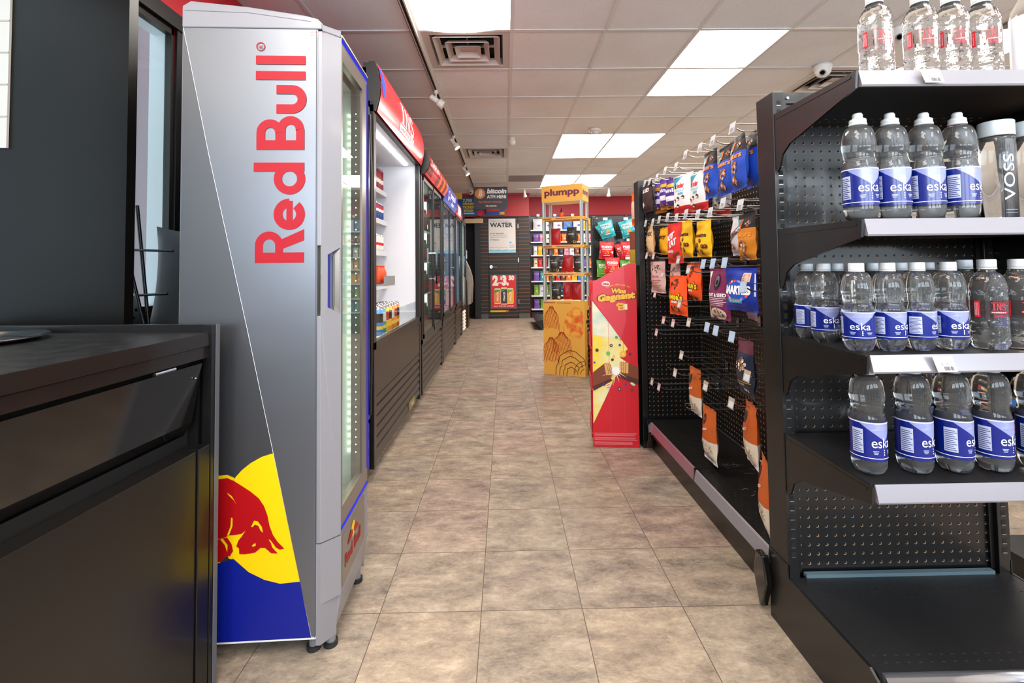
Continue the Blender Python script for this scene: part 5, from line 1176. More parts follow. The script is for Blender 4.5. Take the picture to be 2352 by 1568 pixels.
def smart_deco(mb, mp):
    mb.disc(0, -.085, .072, mp(1), C('1C4FB8'), CUT, r2=.04, n=26)
    mb.text('SMARTIES', 0, -.094, .040, mp(3), C('F4F4F8'), bold=.06, width=.15, cut=CUT)
    rn = random.Random(6)
    for k in range(22): a = 2*PI*k/22; mb.disc(.075*math.cos(a)*rn.uniform(.6, 1), -.083+.036*math.sin(a), .0065, mp(2+.02*k), C(['E8D23A', 'D8406A', '5AB04A', 'E8883A', '7AC0E0', 'B06AC0', 'E84A3A'][k % 7]), n=10, r2=.0045)
    mb.rect(.030, .072, -.050, -.018, mp(2), C('E0B49A'), CUT)
    for k in range(4): mb.rect(.035, .066, -.0265-k*.006, -.0245-k*.006, mp(3), C('5A4A5A'))
    mb.rect(-.055, .03, -.128, -.112, mp(2), C('3AA4D8'), CUT).text('0% artificial', -.012, -.124, .010, mp(3), C('F0F4FA'), width=.06).rect(.087, .093, -.10, -.02, mp(2), C('D8DCE8'))
def navy_deco(mb, mp):
    nuts(mb, mp, -.0, -.085, .045, ['C89060', '8A5A30', 'D8C4A8', '3A4A7A', 'E8DCC8'], 30, 4, flat=.55); mb.text('100 g', .035, -.178, .013, mp(2), C('E8E8EC'), bold=.03)
    mb.rect(-.06, .06, -.150, -.147, mp(1), C('A88A3A'), CUT).text('FRUIT & NUT', -.01, -.160, .010, mp(2), C('D8C8A0'), width=.08)
def navy_band(v): return C('5A2A3A') if v > .78 else C('1E2638')
def nut_deco(mb, mp):
    mb.disc(-.02, -.052, .014, mp(1), C('2A1E1E'), n=18, r2=.022); mb.text('MIXED', .0, -.095, .012, mp(2), C('E8D8C8'), bold=.03, width=.04, ang=.3)
    nuts(mb, mp, 0, -.165, .05, ['D8C8B0', 'B8A48A', 'E8E0D0', 'A08A70'], 30, 2, 2, sz=.009, flat=.4); mb.text('100 g', .025, -.208, .011, mp(2), C('6A6470'), bold=.03)
def nut_band(v): return C('D9D4D6') if v < .10 else C('CDBFAE') if v < .40 else C('B4531E')
def plain(c, c2=None, s=.5): return lambda v: C(c) if v > s or c2 is None else C(c2)
BAGS = [
 ('blue', 1.988, 1.511, .14, .197, -2), ('blue', 1.843, 1.497, .14, .190, -2), ('blue', 1.749, 1.489, .14, .191, -9), ('blue', 1.673, 1.503, .14, .193, -11),
 ('kinder', 2.303, 1.474, .17, .189, 12), ('kinder', 2.147, 1.456, .17, .178, 3), ('kinder', 2.0, 1.405, .17, .16, -2),
 ('purple', 2.640, 1.495, .098, .170, 22), ('purple', 2.560, 1.502, .10, .165, 16), ('purple', 2.465, 1.485, .10, .158, 12), ('brown', 2.80, 1.505, .14, .168, 3), ('orangeband', 2.745, 1.505, .14, .168, 7),
 ('cream', 2.74, 1.262, .11, .170, -2), ('yellow', 2.660, 1.245, .12, .15, 2), ('yellow', 2.575, 1.245, .12, .144, -4), ('kitkat', 2.43, 1.250, .16, .205, 8),
 ('yellowball', 2.267, 1.245, .13, .174, 0), ('yellowball', 2.077, 1.228, .13, .158, 4), ('white', 1.816, 1.222, .14, .152, -2), ('orangekind', 1.704, 1.215, .14, .165, -4),
 ('pink', 2.665, 1.075, .16, .190, 12), ('pink', 2.522, 1.061, .16, .157, -1), ('reese', 2.407, .984, .16, .197, 12), ('reese', 2.288, 1.045, .16, .178, 1),
 ('fruit', 1.937, 1.02, .15, .205, 5), ('smarties', 1.762, 1.022, .19, .158, 8), ('lilac', 1.855, .96, .12, .14, -12), ('navy', 1.74, .765, .14, .202, -6),
 ('nut', 2.217, .565, .13, .209, 0), ('nut', 2.071, .428, .13, .229, 1), ('nut', 1.716, .544, .13, .216, -11), ('nut', 1.64, .408, .13, .235, -19)]
KINDS = dict(
 blue=(kind_band('1C46B0'), kind_deco('b'), .045, 'black and blue nut cluster bag'), kinder=(kinder_band, kinder_deco, .05, 'white chocolate bag with teal corner'),
 purple=(plain('4A2A86', 'B8741E', .08), purple_deco, .05, 'purple chocolate bag'), brown=(plain('3A2420'), stripes(['D8C8B8', 'E8E0D8'], 'SALTED', 'E8E0DC'), .045, 'dark brown sweet bag'),
 orangeband=(plain('E09A20', '3A2420', .1), stripes(['F0E0C0', '7A3A1E'], 'HENRY', '3A2018'), .045, 'amber sweet bag'), cream=(plain('C8A67A'), stripes(['6A4A38', '8A2A2A'], 'TWIX', '5A3A2E'), .04, 'cream-coloured sweet bag'),
 yellow=(plain('E8A81A'), stripes(['6A3418', 'C8401E'], 'Henry', '6A2A14'), .045, 'small yellow peanut bag'), kitkat=(plain('D8302A'), kk_deco, .05, 'red wafer bar bag'),
 yellowball=(plain('F0B414'), balls_deco, .055, 'bright yellow bag with chocolate balls'), white=(plain('D8D2D8'), white_deco, .05, 'white bag with brown script'), orangekind=(kind_band('C87A1E'), kind_deco('o'), .045, 'black and orange nut cluster bag'),
 pink=(pink_band, pink_deco, .035, 'dusty pink chocolate bark bag'), reese=(plain('F0521E'), reese_deco, .05, 'bright orange peanut butter cup bag'), fruit=(plain('7A2450'), fruit_deco, .05, 'purple fruit and seed bag'),
 smarties=(plain('14309A'), smart_deco, .045, 'wide blue bag of coloured sweets'), lilac=(plain('C8A8C4'), None, .04, 'pale lilac bag'), navy=(navy_band, navy_deco, .05, 'navy bag with clear top'), nut=(nut_band, nut_deco, .045, 'orange and clear nut pouch'))
WHERE = {('blue', 0): 'leftmost of the four in the top row', ('blue', 1): 'second from the left in the top row', ('blue', 2): 'third from the left in the top row', ('blue', 3): 'beside the shelf upright in the top row',
 ('kinder', 0): 'in the top row, nearest the purple bags', ('kinder', 1): 'directly behind the other white bag', ('kinder', 2): 'half hidden behind the black and blue bags',
 ('purple', 0): 'leftmost of three in the top row', ('purple', 1): 'middle of three in the top row', ('purple', 2): 'right of the three in the top row', ('brown', 0): 'at the far end of the top row', ('orangeband', 0): 'behind the purple bags at the far end',
 ('cream', 0): 'at the far end of the second row', ('yellow', 0): 'beside the cream bag in the second row', ('yellow', 1): 'beside the red wafer bag in the second row', ('kitkat', 0): 'in the middle of the second row',
 ('yellowball', 0): 'directly beside the red wafer bag', ('yellowball', 1): 'standing alone in the second row', ('white', 0): 'next to the black and orange bag', ('orangekind', 0): 'nearest the upright in the second row',
 ('pink', 0): 'at the far end of the third row', ('pink', 1): 'behind the other pink bag', ('reese', 0): 'hanging lower, with yellow lettering', ('reese', 1): 'hanging higher and turned away', ('fruit', 0): 'beside the blue sweets bag', ('smarties', 0): 'in the third row next to the upright',
 ('lilac', 0): 'behind the purple fruit and seed bag', ('navy', 0): 'alone in the lower rows near the upright', ('nut', 0): 'highest and farthest of four', ('nut', 1): 'in the middle above the base shelf', ('nut', 2): 'hanging by the upright, clear side showing', ('nut', 3): 'lowest, partly behind the upright'}
seen = {}; mesh0 = {}
XB = {('brown', 0): (.808, 2.685), ('nut', 3): (.835, 1.575), ('white', 0): (.905, 1.835), ('lilac', 0): (.93, 1.87), ('orangeband', 0): (.935, 2.66), ('cream', 0): (.822, 2.70), ('yellow', 0): (.882, 2.655), ('yellow', 1): (.935, 2.60), ('pink', 0): (.846, 2.66), ('blue', 2): (.832, 1.680), ('blue', 3): (.888, 1.705), ('kinder', 2): (.93, 2.04), ('reese', 1): (.91, 2.31), ('pink', 1): (.90, 2.54)}
for n_, y, zt, w_, h_, ph in BAGS:
    k = seen[n_] = seen.get(n_, -1)+1; band, deco, t_, ds = KINDS[n_]
    hh = {'blue': .19, 'orangekind': .165}.get(n_, h_)
    xx = .865+(.0 if n_ != 'kinder' or k == 0 else .012*k)
    if (n_, k) in XB: xx, y = XB[(n_, k)]
    o = bag('sweet_bag', ds+', '+WHERE[(n_, k)], 'bag', w_, h_, t_, band, deco, (xx+(.03 if n_ == 'lilac' else 0), y, zt), R(-90+ph), 'hanging bags on the sweets pegboard', seed=k+len(n_))
# ============================================================ orange cardboard stand (plumpp)
mat('card_amber', 'E2A542', .55); mat('card_amber_side', 'D99A3A', .55); mat('card_edge', 'B08A5A', .8); mat('kraft', 'A57C4E', .8); mat('plum', '6A1C3C', .5); mat('post_grey', '8FA0A4', .35, .2); mat('line_dark', '2A2018', .6); mat('thread_red', 'B8441C', .55); mat('card_white', 'D8D4D0', .6)
noisy('amber_blotch', 'E9A93E', 'D8581C', 14, .55, detail=10, lo=.42, hi=.60)
PL = thing('card_display', 'orange cardboard display stand with four grey posts and plum lettering, holding pouches', 'display stand', (.742, 4.557, 0), R(-25.2), local=True)
Wx, Dy = .413, .217
mb = MB(); mb.box(-Wx, 0, 0, Dy, 0, .708, 'card_amber')
p1_ = P((0, 0, 0), off=.0015); p2_ = P((0, 0, 0), off=.003); ps = P((0, 0, 0), (0, 1, 0), (0, 0, 1), off=.0015); ps2 = P((0, 0, 0), (0, 1, 0), (0, 0, 1), off=.003)
random.seed(4)
mb.fill([(-.215+.5*0, .40), (-.20, .50), (-.17, .59), (-.10, .655), (-.03, .64), (-.012, .56), (-.012, .42), (-.04, .36), (-.10, .37), (-.15, .385)], p1_, 'amber_blotch')
def mane(cx, z0, w_, h_, n):
    for k in range(n):
        u = -1+2*k/(n-1); x = cx+u*w_/2; top = z0-abs(u)**2*.045; x2 = x+u*.02
        pts = [(cx+u*w_*.12, z0+.012), (x*.6+cx*.4, top-.0)]
        for j in range(1, 9): pts.append((x+(x2-x)*j/8+.005*math.sin(j*1.9+k*2.2), top-h_*j/8*(1-.25*abs(u)*random.random())))
        mb.stroke(pts, .0032, p2_, 'thread_red')
mane(-.33, .645, .13, .20, 17); mane(-.335, .345, .14, .22, 18); mane(-.225, .40, .16, .19, 18)
for r_ in ((.165, .24), (.125, .185), (.085, .13), (.05, .085)): mb.stroke([(-.135+r_[0]*math.cos(R(a))*.95-.01*math.sin(a*.11)*(1 if a < 150 else 0), r_[1]*math.sin(R(a))+.004*math.sin(a*.2)) for a in range(180, 20, -8)], .0055, p2_, 'line_dark')
for r_ in (.105, .07, .04): mb.stroke([(-.004+r_*math.cos(R(a)), .03+r_*1.1*math.sin(R(a))) for a in range(92, 190, 8)], .0045, p2_, 'line_dark')
mb.rect(-.405, -.29, .688, .694, p2_, 'plum').rect(-.27, -.13, .688, .692, p2_, 'plum')
mb.text('plumpp', 0, 0, .155, lambda a, b: ps2(Dy/2+.055-b*1.0, .34-a), 'line_dark', bold=.035, width=.56)
mb.build('base_box', PL)
for (x, y) in ((-Wx+.016, .016), (-.016, .016), (-Wx+.016, Dy-.016), (-.016, Dy-.016)): MB().box(x-.014, x+.014, y-.014, y+.014, .709, 1.70, 'post_grey').rect(x-.0142+.0100, x+.0142-.0100, .709, 1.70, P((0, y-.0145, 0)), 'card_white').build('post', PL)
for z in (.965, 1.235, 1.507):
    mb = MB(); mb.box(-Wx, 0, 0, Dy, z-.014, z+.014, 'card_amber').rect(-Wx+.012, -Wx+.10, z-.004, z+.003, p2_, 'plum').rect(-.27, -.10, z-.003, z+.002, p2_, 'plum').rect(.03, Dy-.05, z-.003, z+.002, ps, 'plum'); mb.build('shelf', PL)
mb = MB(); mb.box(-Wx, 0, 0, Dy, 1.672, 1.832, 'card_amber').box(-Wx+.003, -.003, .003, Dy-.003, 1.669, 1.674, 'card_white')
mb.text('plumpp', -Wx/2, 1.735, .088, p1_, 'plum', bold=.035, width=.355).text('plumpp', Dy/2, 1.735, .075, ps, 'plum', bold=.035, width=.19); mb.build('header', PL)
# pouches on it
def place_pl(x, y, z): c_, s_ = math.cos(R(-25.2)), math.sin(R(-25.2)); return (.742+x*c_-y*s_, 4.557+x*s_+y*c_, z)
def chaga(mb, mp): mb.text('CHAGA', .0, -.075, .017, mp(1), C('D8D4CE'), bold=.03, width=.062).rect(-.04, -.01, -.048, -.044, mp(1), C('D8D4CE')).rect(-.035, .03, -.092, -.089, mp(1), C('8A8680')).disc(.03, -.145, .014, mp(1), C('C8BEB4'), n=12).rect(-.035, .01, -.145, -.140, mp(1), C('8A8680'))
def redp(mb, mp): mb.rect(-.045, .045, -.03, -.026, mp(1), C('7A0E14')).rect(-.03, .03, -.075, -.07, mp(1), C('6A0C12'))
def pouch(dark, x, y, z, label, h_=.165, rz=0, w_=.10):
    bag('pouch', label, 'pouch', w_, h_, .05, plain('2E2A28') if dark else plain('A81620'), chaga if dark else redp, place_pl(x, y, z+h_+.0055), R(-25.2+rz), 'pouches on the orange display stand', seed=int(x*100)+int(z*10))
pouch(0, -.305, .10, 1.249, 'red pouch on the second shelf of the orange stand'); pouch(1, -.135, .08, 1.249, 'dark mushroom pouch on the second shelf of the orange stand', .17)
pouch(1, -.315, .08, .979, 'dark mushroom pouch on the left of the third shelf'); pouch(0, -.175, .07, .979, 'red pouch in the middle of the third shelf', .17, 10); pouch(1, -.085, .11, .979, 'dark mushroom pouch on the right of the third shelf', .165, 0, .09); pouch(0, -.235, .16, .979, 'small red pouch at the back of the third shelf', .11, 8, .07)
pouch(1, -.30, .07, .709, 'dark mushroom pouch on the box top of the orange stand', .17); pouch(0, -.20, .12, .709, 'red pouch standing behind the dark one on the box top', .17, 25, .09); pouch(0, -.10, .09, .709, 'wide red pouch on the right of the box top', .165, -5)
db = thing('dropper_bottle', 'small amber dropper bottle on the top shelf of the orange stand', 'bottle', place_pl(-.245, .10, 1.5222), local=True)
MB().lathe([(.019, 0), (.019, .045), (.010, .055)], C('D8501A'), 16).build('body', db); MB().lathe([(.011, .054), (.011, .068), (.005, .070), (.006, .09), (0, .093)], C('1A1A1A'), 12).build('dropper', db)

# ============================================================ red chocolate promotion stand
mat('kk_red', 'CC1022', .4, coat=.15); mat('kk_red_light', 'D63A48', .4, coat=.15); mat('kk_gold', 'F0B43A', .45); mat('kk_dark', '3A1220', .5); mat('kk_choc', '7A3A1E', .45); mat('kk_choc2', '4A2012', .45); mat('kk_wafer', 'E0A860', .5)
noisy('kk_pale', 'A8CFC0', 'EDE6C8', 9, .45, lo=.35, hi=.6); noisy('kk_beam', 'F2D21E', 'F0E6B0', 7, .45, lo=.35, hi=.65)
nt = M['kk_beam'].node_tree
KK = thing('card_display', 'tall red cardboard promotion stand with breaking chocolate bar picture, beside the black pegboard', 'display stand', (.625, 2.97, 0))
yk = 2.79; K0 = P((0, yk, 0), off=.0012); K1 = P((0, yk, 0), off=.0022); K2 = P((0, yk, 0), off=.0032); K3 = P((0, yk, 0), off=.0042); K4 = P((0, yk, 0), off=.0052)
out = [(.495, .002), (.755, .002), (.757, 1.049), (.716, 1.049), (.687, 1.035), (.600, .992), (.508, .942), (.507, .90), (.496, .87)]
mb = MB(); mb.yprism(out, yk, yk+.006, 'kk_red')
mb.yprism([(.508, .9435), (.60, .9935), (.687, 1.0365), (.716, 1.0505), (.757, 1.0505), (.757, 1.049), (.716, 1.049), (.687, 1.035), (.600, .992), (.508, .942)], yk, yk+.016, 'kraft')
mb.fill([(.508, .94), (.688, 1.033), (.695, .72), (.66, .60), (.60, .71), (.509, .84)], K0, 'kk_red_light')
mb.fill([(.503, .835), (.60, .705), (.693, .570), (.757, .472), (.757, .462), (.70, .50), (.62, .388), (.565, .27), (.5, .138), (.497, .135)], K0, 'kk_beam').fill([(.503, .835), (.60, .705), (.66, .617), (.503, .64)], P((0, yk, 0), off=.0016), 'kk_pale')
mb.fill([(.655, .51), (.70, .56), (.757, .472), (.757, .455), (.70, .48)], K1, 'kk_red')
for k in range(14):
    a = 2*PI*k/14; mb.fill([(.629+.012*math.cos(a-.25), .434+.012*math.sin(a-.25)), (.629+.012*math.cos(a+.25), .434+.012*math.sin(a+.25)), (.629+(.05+.02*(k % 3))*math.cos(a), .434+(.05+.02*((k*2) % 3))*math.sin(a))], K3, C('F4E8D8'))
mb.disc(.629, .434, .024, K4, C('FAF2EA'))
mb.fill([(.498, .424), (.564, .475), (.596, .483), (.615, .411), (.60, .39), (.498, .345)], K2, 'kk_choc').fill([(.498, .345), (.60, .39), (.612, .38), (.50, .318)], K2, 'kk_choc2').fill([(.564, .472), (.596, .483), (.617, .42), (.600, .41), (.575, .41)], K3, 'kk_wafer')
mb.fill([(.654, .488), (.703, .481), (.757, .455), (.757, .385), (.70, .405), (.649, .415)], K2, 'kk_choc').fill([(.649, .415), (.70, .405), (.757, .385), (.757, .358), (.70, .375), (.64, .40)], K2, 'kk_choc2').fill([(.654, .488), (.702, .481), (.70, .42), (.652, .425)], K3, 'kk_wafer')
for k in range(3):
    mb.stroke([(.578+k*.010, .474-k*.001), (.590+k*.010, .420)], .0022, K4, 'kk_choc'); mb.stroke([(.664+k*.011, .485), (.662+k*.011, .424)], .0022, K4, 'kk_choc')
for (x, z, r_, c_) in ((.606, .579, .009, '2A2438'), (.655, .582, .007, '2A4AA8'), (.525, .552, .010, '5A2A1A'), (.588, .534, .012, '6AC04A'), (.672, .53, .019, 'F0B820'), (.62, .519, .007, 'F2C21E'), (.712, .53, .008, '5A2A1A'), (.509, .482, .006, '2A4AA8'), (.612, .498, .008, '5A2A1A'), (.562, .358, .009, '4A2A78'), (.648, .332, .010, '2A2438'), (.684, .359, .006, '2A3A98'), (.719, .327, .010, '6A3A1E'), (.637, .626, .008, '4AA04A')):
    mb.disc(x, z, r_, K3, C(c_), n=12); mb.disc(x, z, r_*.45, K4, C('F0C880' if c_ in ('F0B820', 'F2C21E') else 'C8B8B0' if c_ == '2A2438' else c_), n=10)
mb.disc(.586, .346, .009, K3, C('E8D8D8'), r2=.020, rot=-.25).stroke([(.579, .352), (.594, .356)], .004, K4, C('C8202A')).stroke([(.578, .338), (.593, .342)], .004, K4, C('C8202A'))
mb.disc(.724, .360, .015, K3, C('B8E0A8'), r2=.007, rot=-.5)
mb.disc(.583, .934, .024, K1, C('E8DCD8'), r2=.015); mb.text('KitKat', .583, .928, .017, K2, C('B81A26'), bold=.05, width=.036)
arcw = 'CHAQUE EMBALLAGE EST'
for k, chh in enumerate(arcw):
    if chh != ' ': a = (k-(len(arcw)-1)/2)/len(arcw); mb.text(chh, .653+a*.135, .925-a*a*.07, .010, K2, 'kk_gold', bold=.03, ang=-a*1.0)
def outlined(s_, x, z, size, width, ang=0, sh=.15):
    mb.text(s_, x, z, size, K2, 'kk_dark', bold=.13, width=width*1.06, ang=ang, shear=sh).text(s_, x, z, size, K3, 'kk_gold', bold=.07, width=width, ang=ang, shear=sh)
outlined('Wins', .652, .880, .036, .088, -.04); outlined('Gagnant', .640, .843, .050, .215, .10)
mb.fill([(.640, .815), (.650, .824), (.672, .822), (.685, .818), (.703, .818), (.705, .784), (.655, .780), (.648, .788), (.652, .800), (.640, .806)], K2, 'kk_gold').text('Seed', .664, .806, .012, K3, C('8A5A1A'), bold=.04).text('Oil', .668, .788, .014, K3, C('8A5A1A'), bold=.04).rect(.687, .700, .786, .816, K3, C('E8DCC8'))
for k in range(11):
    if k in (3, 7): continue
    mb.rect(.502, .742-(k % 3)*.006 if k < 8 else .715, .078-k*.0062, .0808-k*.0062, K1, C('E08088'))
for x in (.592, .675): mb.rect(x, x+.0015, .01, .98, K1, 'kk_red_light')
mb.build('side_panel', KK)
MB().box(.497, .757, 2.945, 2.95, .002, .95, 'kk_red').build('side_panel', KK)
MB().box(.752, .757, yk+.006, 2.945, .002, 1.04, 'kraft').build('back_panel', KK)
for z, zt_ in ((.07, .16), (.32, .40), (.56, .64), (.80, .86)):
    MB().box(.493, .751, yk+.007, 2.944, z, z+.006, 'kraft').box(.489, .493, yk+.012, 2.94, z, zt_, 'kk_red').build('tray', KK)
# it stands slightly turned: left side leads away from the aisle
KK.location = (.6423, 2.9702, 0); KK.rotation_euler = (0, 0, R(-5.7))
def kkp(x, y): dx, dy = x-.625, y-2.97; c_, s_ = math.cos(R(-5.7)), math.sin(R(-5.7)); return (.6423+dx*c_-dy*s_, 2.9702+dx*s_+dy*c_)
for j, (z, c_, nm) in enumerate(((.0767, 'B81A2A', 'lowest'), (.3267, '7A1420', 'second'), (.5667, 'C8A02A', 'third'), (.8067, 'B81A2A', 'top'))):
    for k in range(2):
        o_ = MB().box(-.055, .055, -.028, .028, 0, .055, C(c_)).rect(-.045, .045, .015, .04, P((0, -.028, 0), off=.0008), C('E8D8C8')).build('chocolate_box')
        p_ = kkp(.560, 2.835+k*.065); o_.location = (p_[0], p_[1], z); o_.rotation_euler = (0, 0, R(-5.7))
        tag(o_, 'chocolate box on the %s tray of the red promotion stand, %s' % (nm, ['nearer one', 'farther one'][k]), 'box', 'chocolate boxes on the red stand')

# cardboard trays on the far end unit, seen between stand and upright
for k, (z, c_, ds) in enumerate(((.3207, 'A07A4A', 'lowest'), (.5007, '9A7648', 'second'), (.6607, 'A8834F', 'third'), (.8007, '5A5A60', 'topmost'))):
    mb = MB(); x0_, x1_ = .80, 1.02; y0_, y1_ = 2.90, 3.14; zt_ = z+.055
    mb.box(x0_, x1_, y0_, y1_, z, z+.004, 'kraft').box(x0_, x0_+.004, y0_, y1_, z, zt_, 'kraft').box(x1_-.004, x1_, y0_, y1_, z, zt_, 'kraft').box(x0_, x1_, y0_, y0_+.004, z, zt_, 'kraft').box(x0_, x1_, y1_-.004, y1_, z, zt_, 'kraft')
    tag(mb.build('cardboard_tray', None, (.91, 3.02, z)), 'open cardboard tray, %s of the four on the far shelving' % ds, 'tray', 'cardboard trays on the far end shelving')
    for q_, (cc, nm) in enumerate(((['C8503A', 'E0C040', 'D8D4DC', '7A7A80'][k], ['red', 'yellow', 'white', 'grey'][k]), (['D8A03A', '5A9A4A', 'B0302A', 'C86A3A'][k], ['amber', 'green', 'dark red', 'rust'][k]))):
        o_ = MB().box(.812, 1.0, 2.91+q_*.112, 3.015+q_*.112, z+.005, z+.095, C(cc)).box(.8115, .812, 2.92+q_*.112, 3.0+q_*.112, z+.03, z+.07, C('E4DED8')).build('carton', None, (.9, 2.96+q_*.112, z+.005))
        tag(o_, '%s carton of sweets in the %s cardboard tray of the far shelving' % (nm, ds), 'box', 'cartons on the far end shelving')
o_ = bag('sweet_bag', 'bright orange box-shaped bag hanging beyond the far shelving upright', 'bag', .14, .205, .05, plain('F06414'), lambda mb, mp: mb.rect(-.055, .055, -.17, -.06, mp(1), C('E0B8A0'), CUT), (.835, 2.99, 1.500), R(-72), None, 5)
o_ = bag('sweet_bag', 'narrow shiny red and yellow packet hanging behind the red promotion stand', 'bag', .09, .20, .02, plain('7A3A2A', 'A8882A', .45), None, (.79, 2.93, 1.245), R(-65), None, 8)
mb = MB(); mb.cyl((.86, 2.99, 1.498), (1.0, 2.99, 1.498), .003, 'wire', n=6).cyl((.82, 2.99, 1.498), (.87, 2.99, 1.498), .003, 'wire', n=6); mb.box(.995, 1.0, 2.86, 2.995, 1.49, 1.51, 'wire'); o_ = mb.build('peg_arm', fu)

# ============================================================ second pegboard unit with chip bags
pu = end_unit('end_shelf_unit', 'black pegboard end unit hung with teal, red and green chip bags, beyond the orange stand', .865, 1.56, 4.75, -1, [.30, .55], detail=False, shelf_d=.24)
mat('tag_white', 'D8D6D4', .5)
TEAL, CRED, GRN = '2BA6AE', 'CC1A22', '5FA83A'
def pok(c_):
    def d(mb, mp):
        mb.text('POKKO', .0, -.062, .030, mp(2), C('EDE9E2'), bold=.05, width=.105, cut=CUT)
        if c_ == TEAL: mb.rect(-.055, .055, -.066, -.032, mp(1), C('CFE6E2'), CUT); mb.text('POKKO', .0, -.060, .028, mp(3), C('3A7A80'), bold=.05, width=.10, cut=CUT)
        mb.rect(-.05, .05, -.076, -.071, mp(1), C('EDE9E2'), CUT)
        mb.fill([(-.066, -.085), (-.036, -.098), (-.066, -.115)], mp(1), C('E8E4DC')).fill([(.066, -.085), (.036, -.098), (.066, -.115)], mp(1), C('E8E4DC'))
        mb.fill([(-.022, -.118), (.0, -.082), (.018, -.090), (.024, -.115), (.0, -.122)], mp(2), C('F08A1E')); mb.rect(-.03, .03, -.135, -.129, mp(1), C('EDE9E2'), CUT)
    return d
CHIPS = [(TEAL, .958, 1.475, 4.60, 14, 'front teal chip bag, tilted, at the left of the top row'), (TEAL, .935, 1.455, 4.66, 30, 'teal chip bag peeking out behind the left tilted teal one'), (TEAL, 1.155, 1.475, 4.60, 16, 'tilted teal chip bag in the middle of the top row'), (TEAL, 1.31, 1.455, 4.54, 0, 'teal chip bag at the right of the top row, next to the upright'),
         (CRED, .978, 1.272, 4.60, -4, 'red chip bag at the left of the middle row'), (CRED, 1.175, 1.272, 4.58, 0, 'red chip bag in the middle of the middle row'), (CRED, 1.12, 1.262, 4.65, 16, 'red chip bag tucked behind the middle red one'), (CRED, 1.32, 1.268, 4.60, -8, 'red chip bag at the right of the middle row'),
         (CRED, 1.022, 1.122, 4.58, -2, 'red chip bag hanging lowest, in front of the green one'), (GRN, .955, 1.10, 4.66, 0, 'green chip bag behind the lowest red one'), (GRN, 1.165, 1.100, 4.60, 2, 'green chip bag in the middle, partly behind the red stand'), (GRN, 1.33, 1.065, 4.60, -6, 'green chip bag at the right, low beside the black upright')]
for k, (c_, x, z, y, tl, lb) in enumerate(CHIPS):
    o_ = bag_mesh(.140, .165, .045, plain(c_), pok(c_), seed=k).build('chip_bag'); o_.location = (x, y, z); o_.rotation_euler = (0, R(-tl), 0); tag(o_, lb, 'bag', 'chip bags on the second pegboard')
    mb = MB().tube([(x, 4.752, z-.008), (x, y-.03, z-.008), (x, y-.035, z-.002)], .002, 'wire', 6)
    if k in (0, 2, 5, 10): mb.box(x-.022, x+.022, y-.038, y-.036, z+.0, z+.026, 'tag_white').cyl((x, 4.76, z+.01), (x, y-.036, z+.01), .0015, 'wire', n=6)
    hk = thing('peg_hook', 'steel peg hook carrying the '+lb.split(',')[0], 'hook', (x, 4.75, z), group='peg hooks on the second pegboard'); hk['_o'] = (x, 4.752+.0, z)
    hk['_o'] = (x, 4.75, z)
    mb.build('wire', hk)
# small base deck of a farther unit, low on the floor
fb = thing('low_shelf_base', 'low black shelf base standing on the floor in front of the back wall shelving', 'shelving', (.80, 8.5, 0))
MB().box(.62, 1.25, 8.05, 9.2, .0, .15, 'black_metal').build('base', fb); MB().prism([(.50, .155), (.62, .165), (.62, .0), (.60, .0), (.50, .12)], lambda a, b: Vector((a, 8.02, b)), lambda a, b: Vector((a, 9.2, b)), 'black_metal').build('front_lip', fb)
# ============================================================ back wall shelving with small packets
bw = thing('wall_shelving', 'black pegboard wall shelving full of small hanging packets at the back of the shop', 'shelving', (1.6, 10.3, 0))
MB().box(.54, 2.9, 10.36, 10.39, .1, 2.13, 'pegboard_x').build('pegboard', bw)
ZR = [1.83, 1.58, 1.30, 1.05, .76, .46, .18]
for z in ZR: MB().box(.54, 2.9, 10.05, 10.35, z-.03, z-.008, 'white_metal').build('shelf', bw)
mb = MB().box(.53, 2.9, 9.98, 10.36, 0, .12, 'black_metal'); mb.build('base', bw)
for x in (.525, 1.20, 1.9, 2.6): MB().box(x, x+.03, 10.33, 10.375, 0, 2.15, 'black_metal').build('upright', bw)
PC = [('white', 'C8CCD0'), ('purple', '6A4AA0'), ('yellow', 'E0A820'), ('orange', 'E06A1E'), ('red', 'C8242A'), ('teal', '2A8A94'), ('blue', '3A6AB8'), ('green', '6A9A3A'), ('brown', '6A3A24'), ('pink', 'C88AA0'), ('cream', 'D8CBB0'), ('black', '26242A')]
rng = random.Random(21); pk = {}; ordn = ['top', 'second', 'third', 'fourth', 'fifth', 'sixth', 'lowest']
colrow = [[0, 0, 0, 6, 0], [1, 9, 10, 0, 3], [0, 2, 8, 11, 3], [10, 4, 4, 0, 11], [1, 5, 2, 8, 4], [7, 0, 7, 2, 10], [1, 7, 6, 3, 8]]
pcount = {}
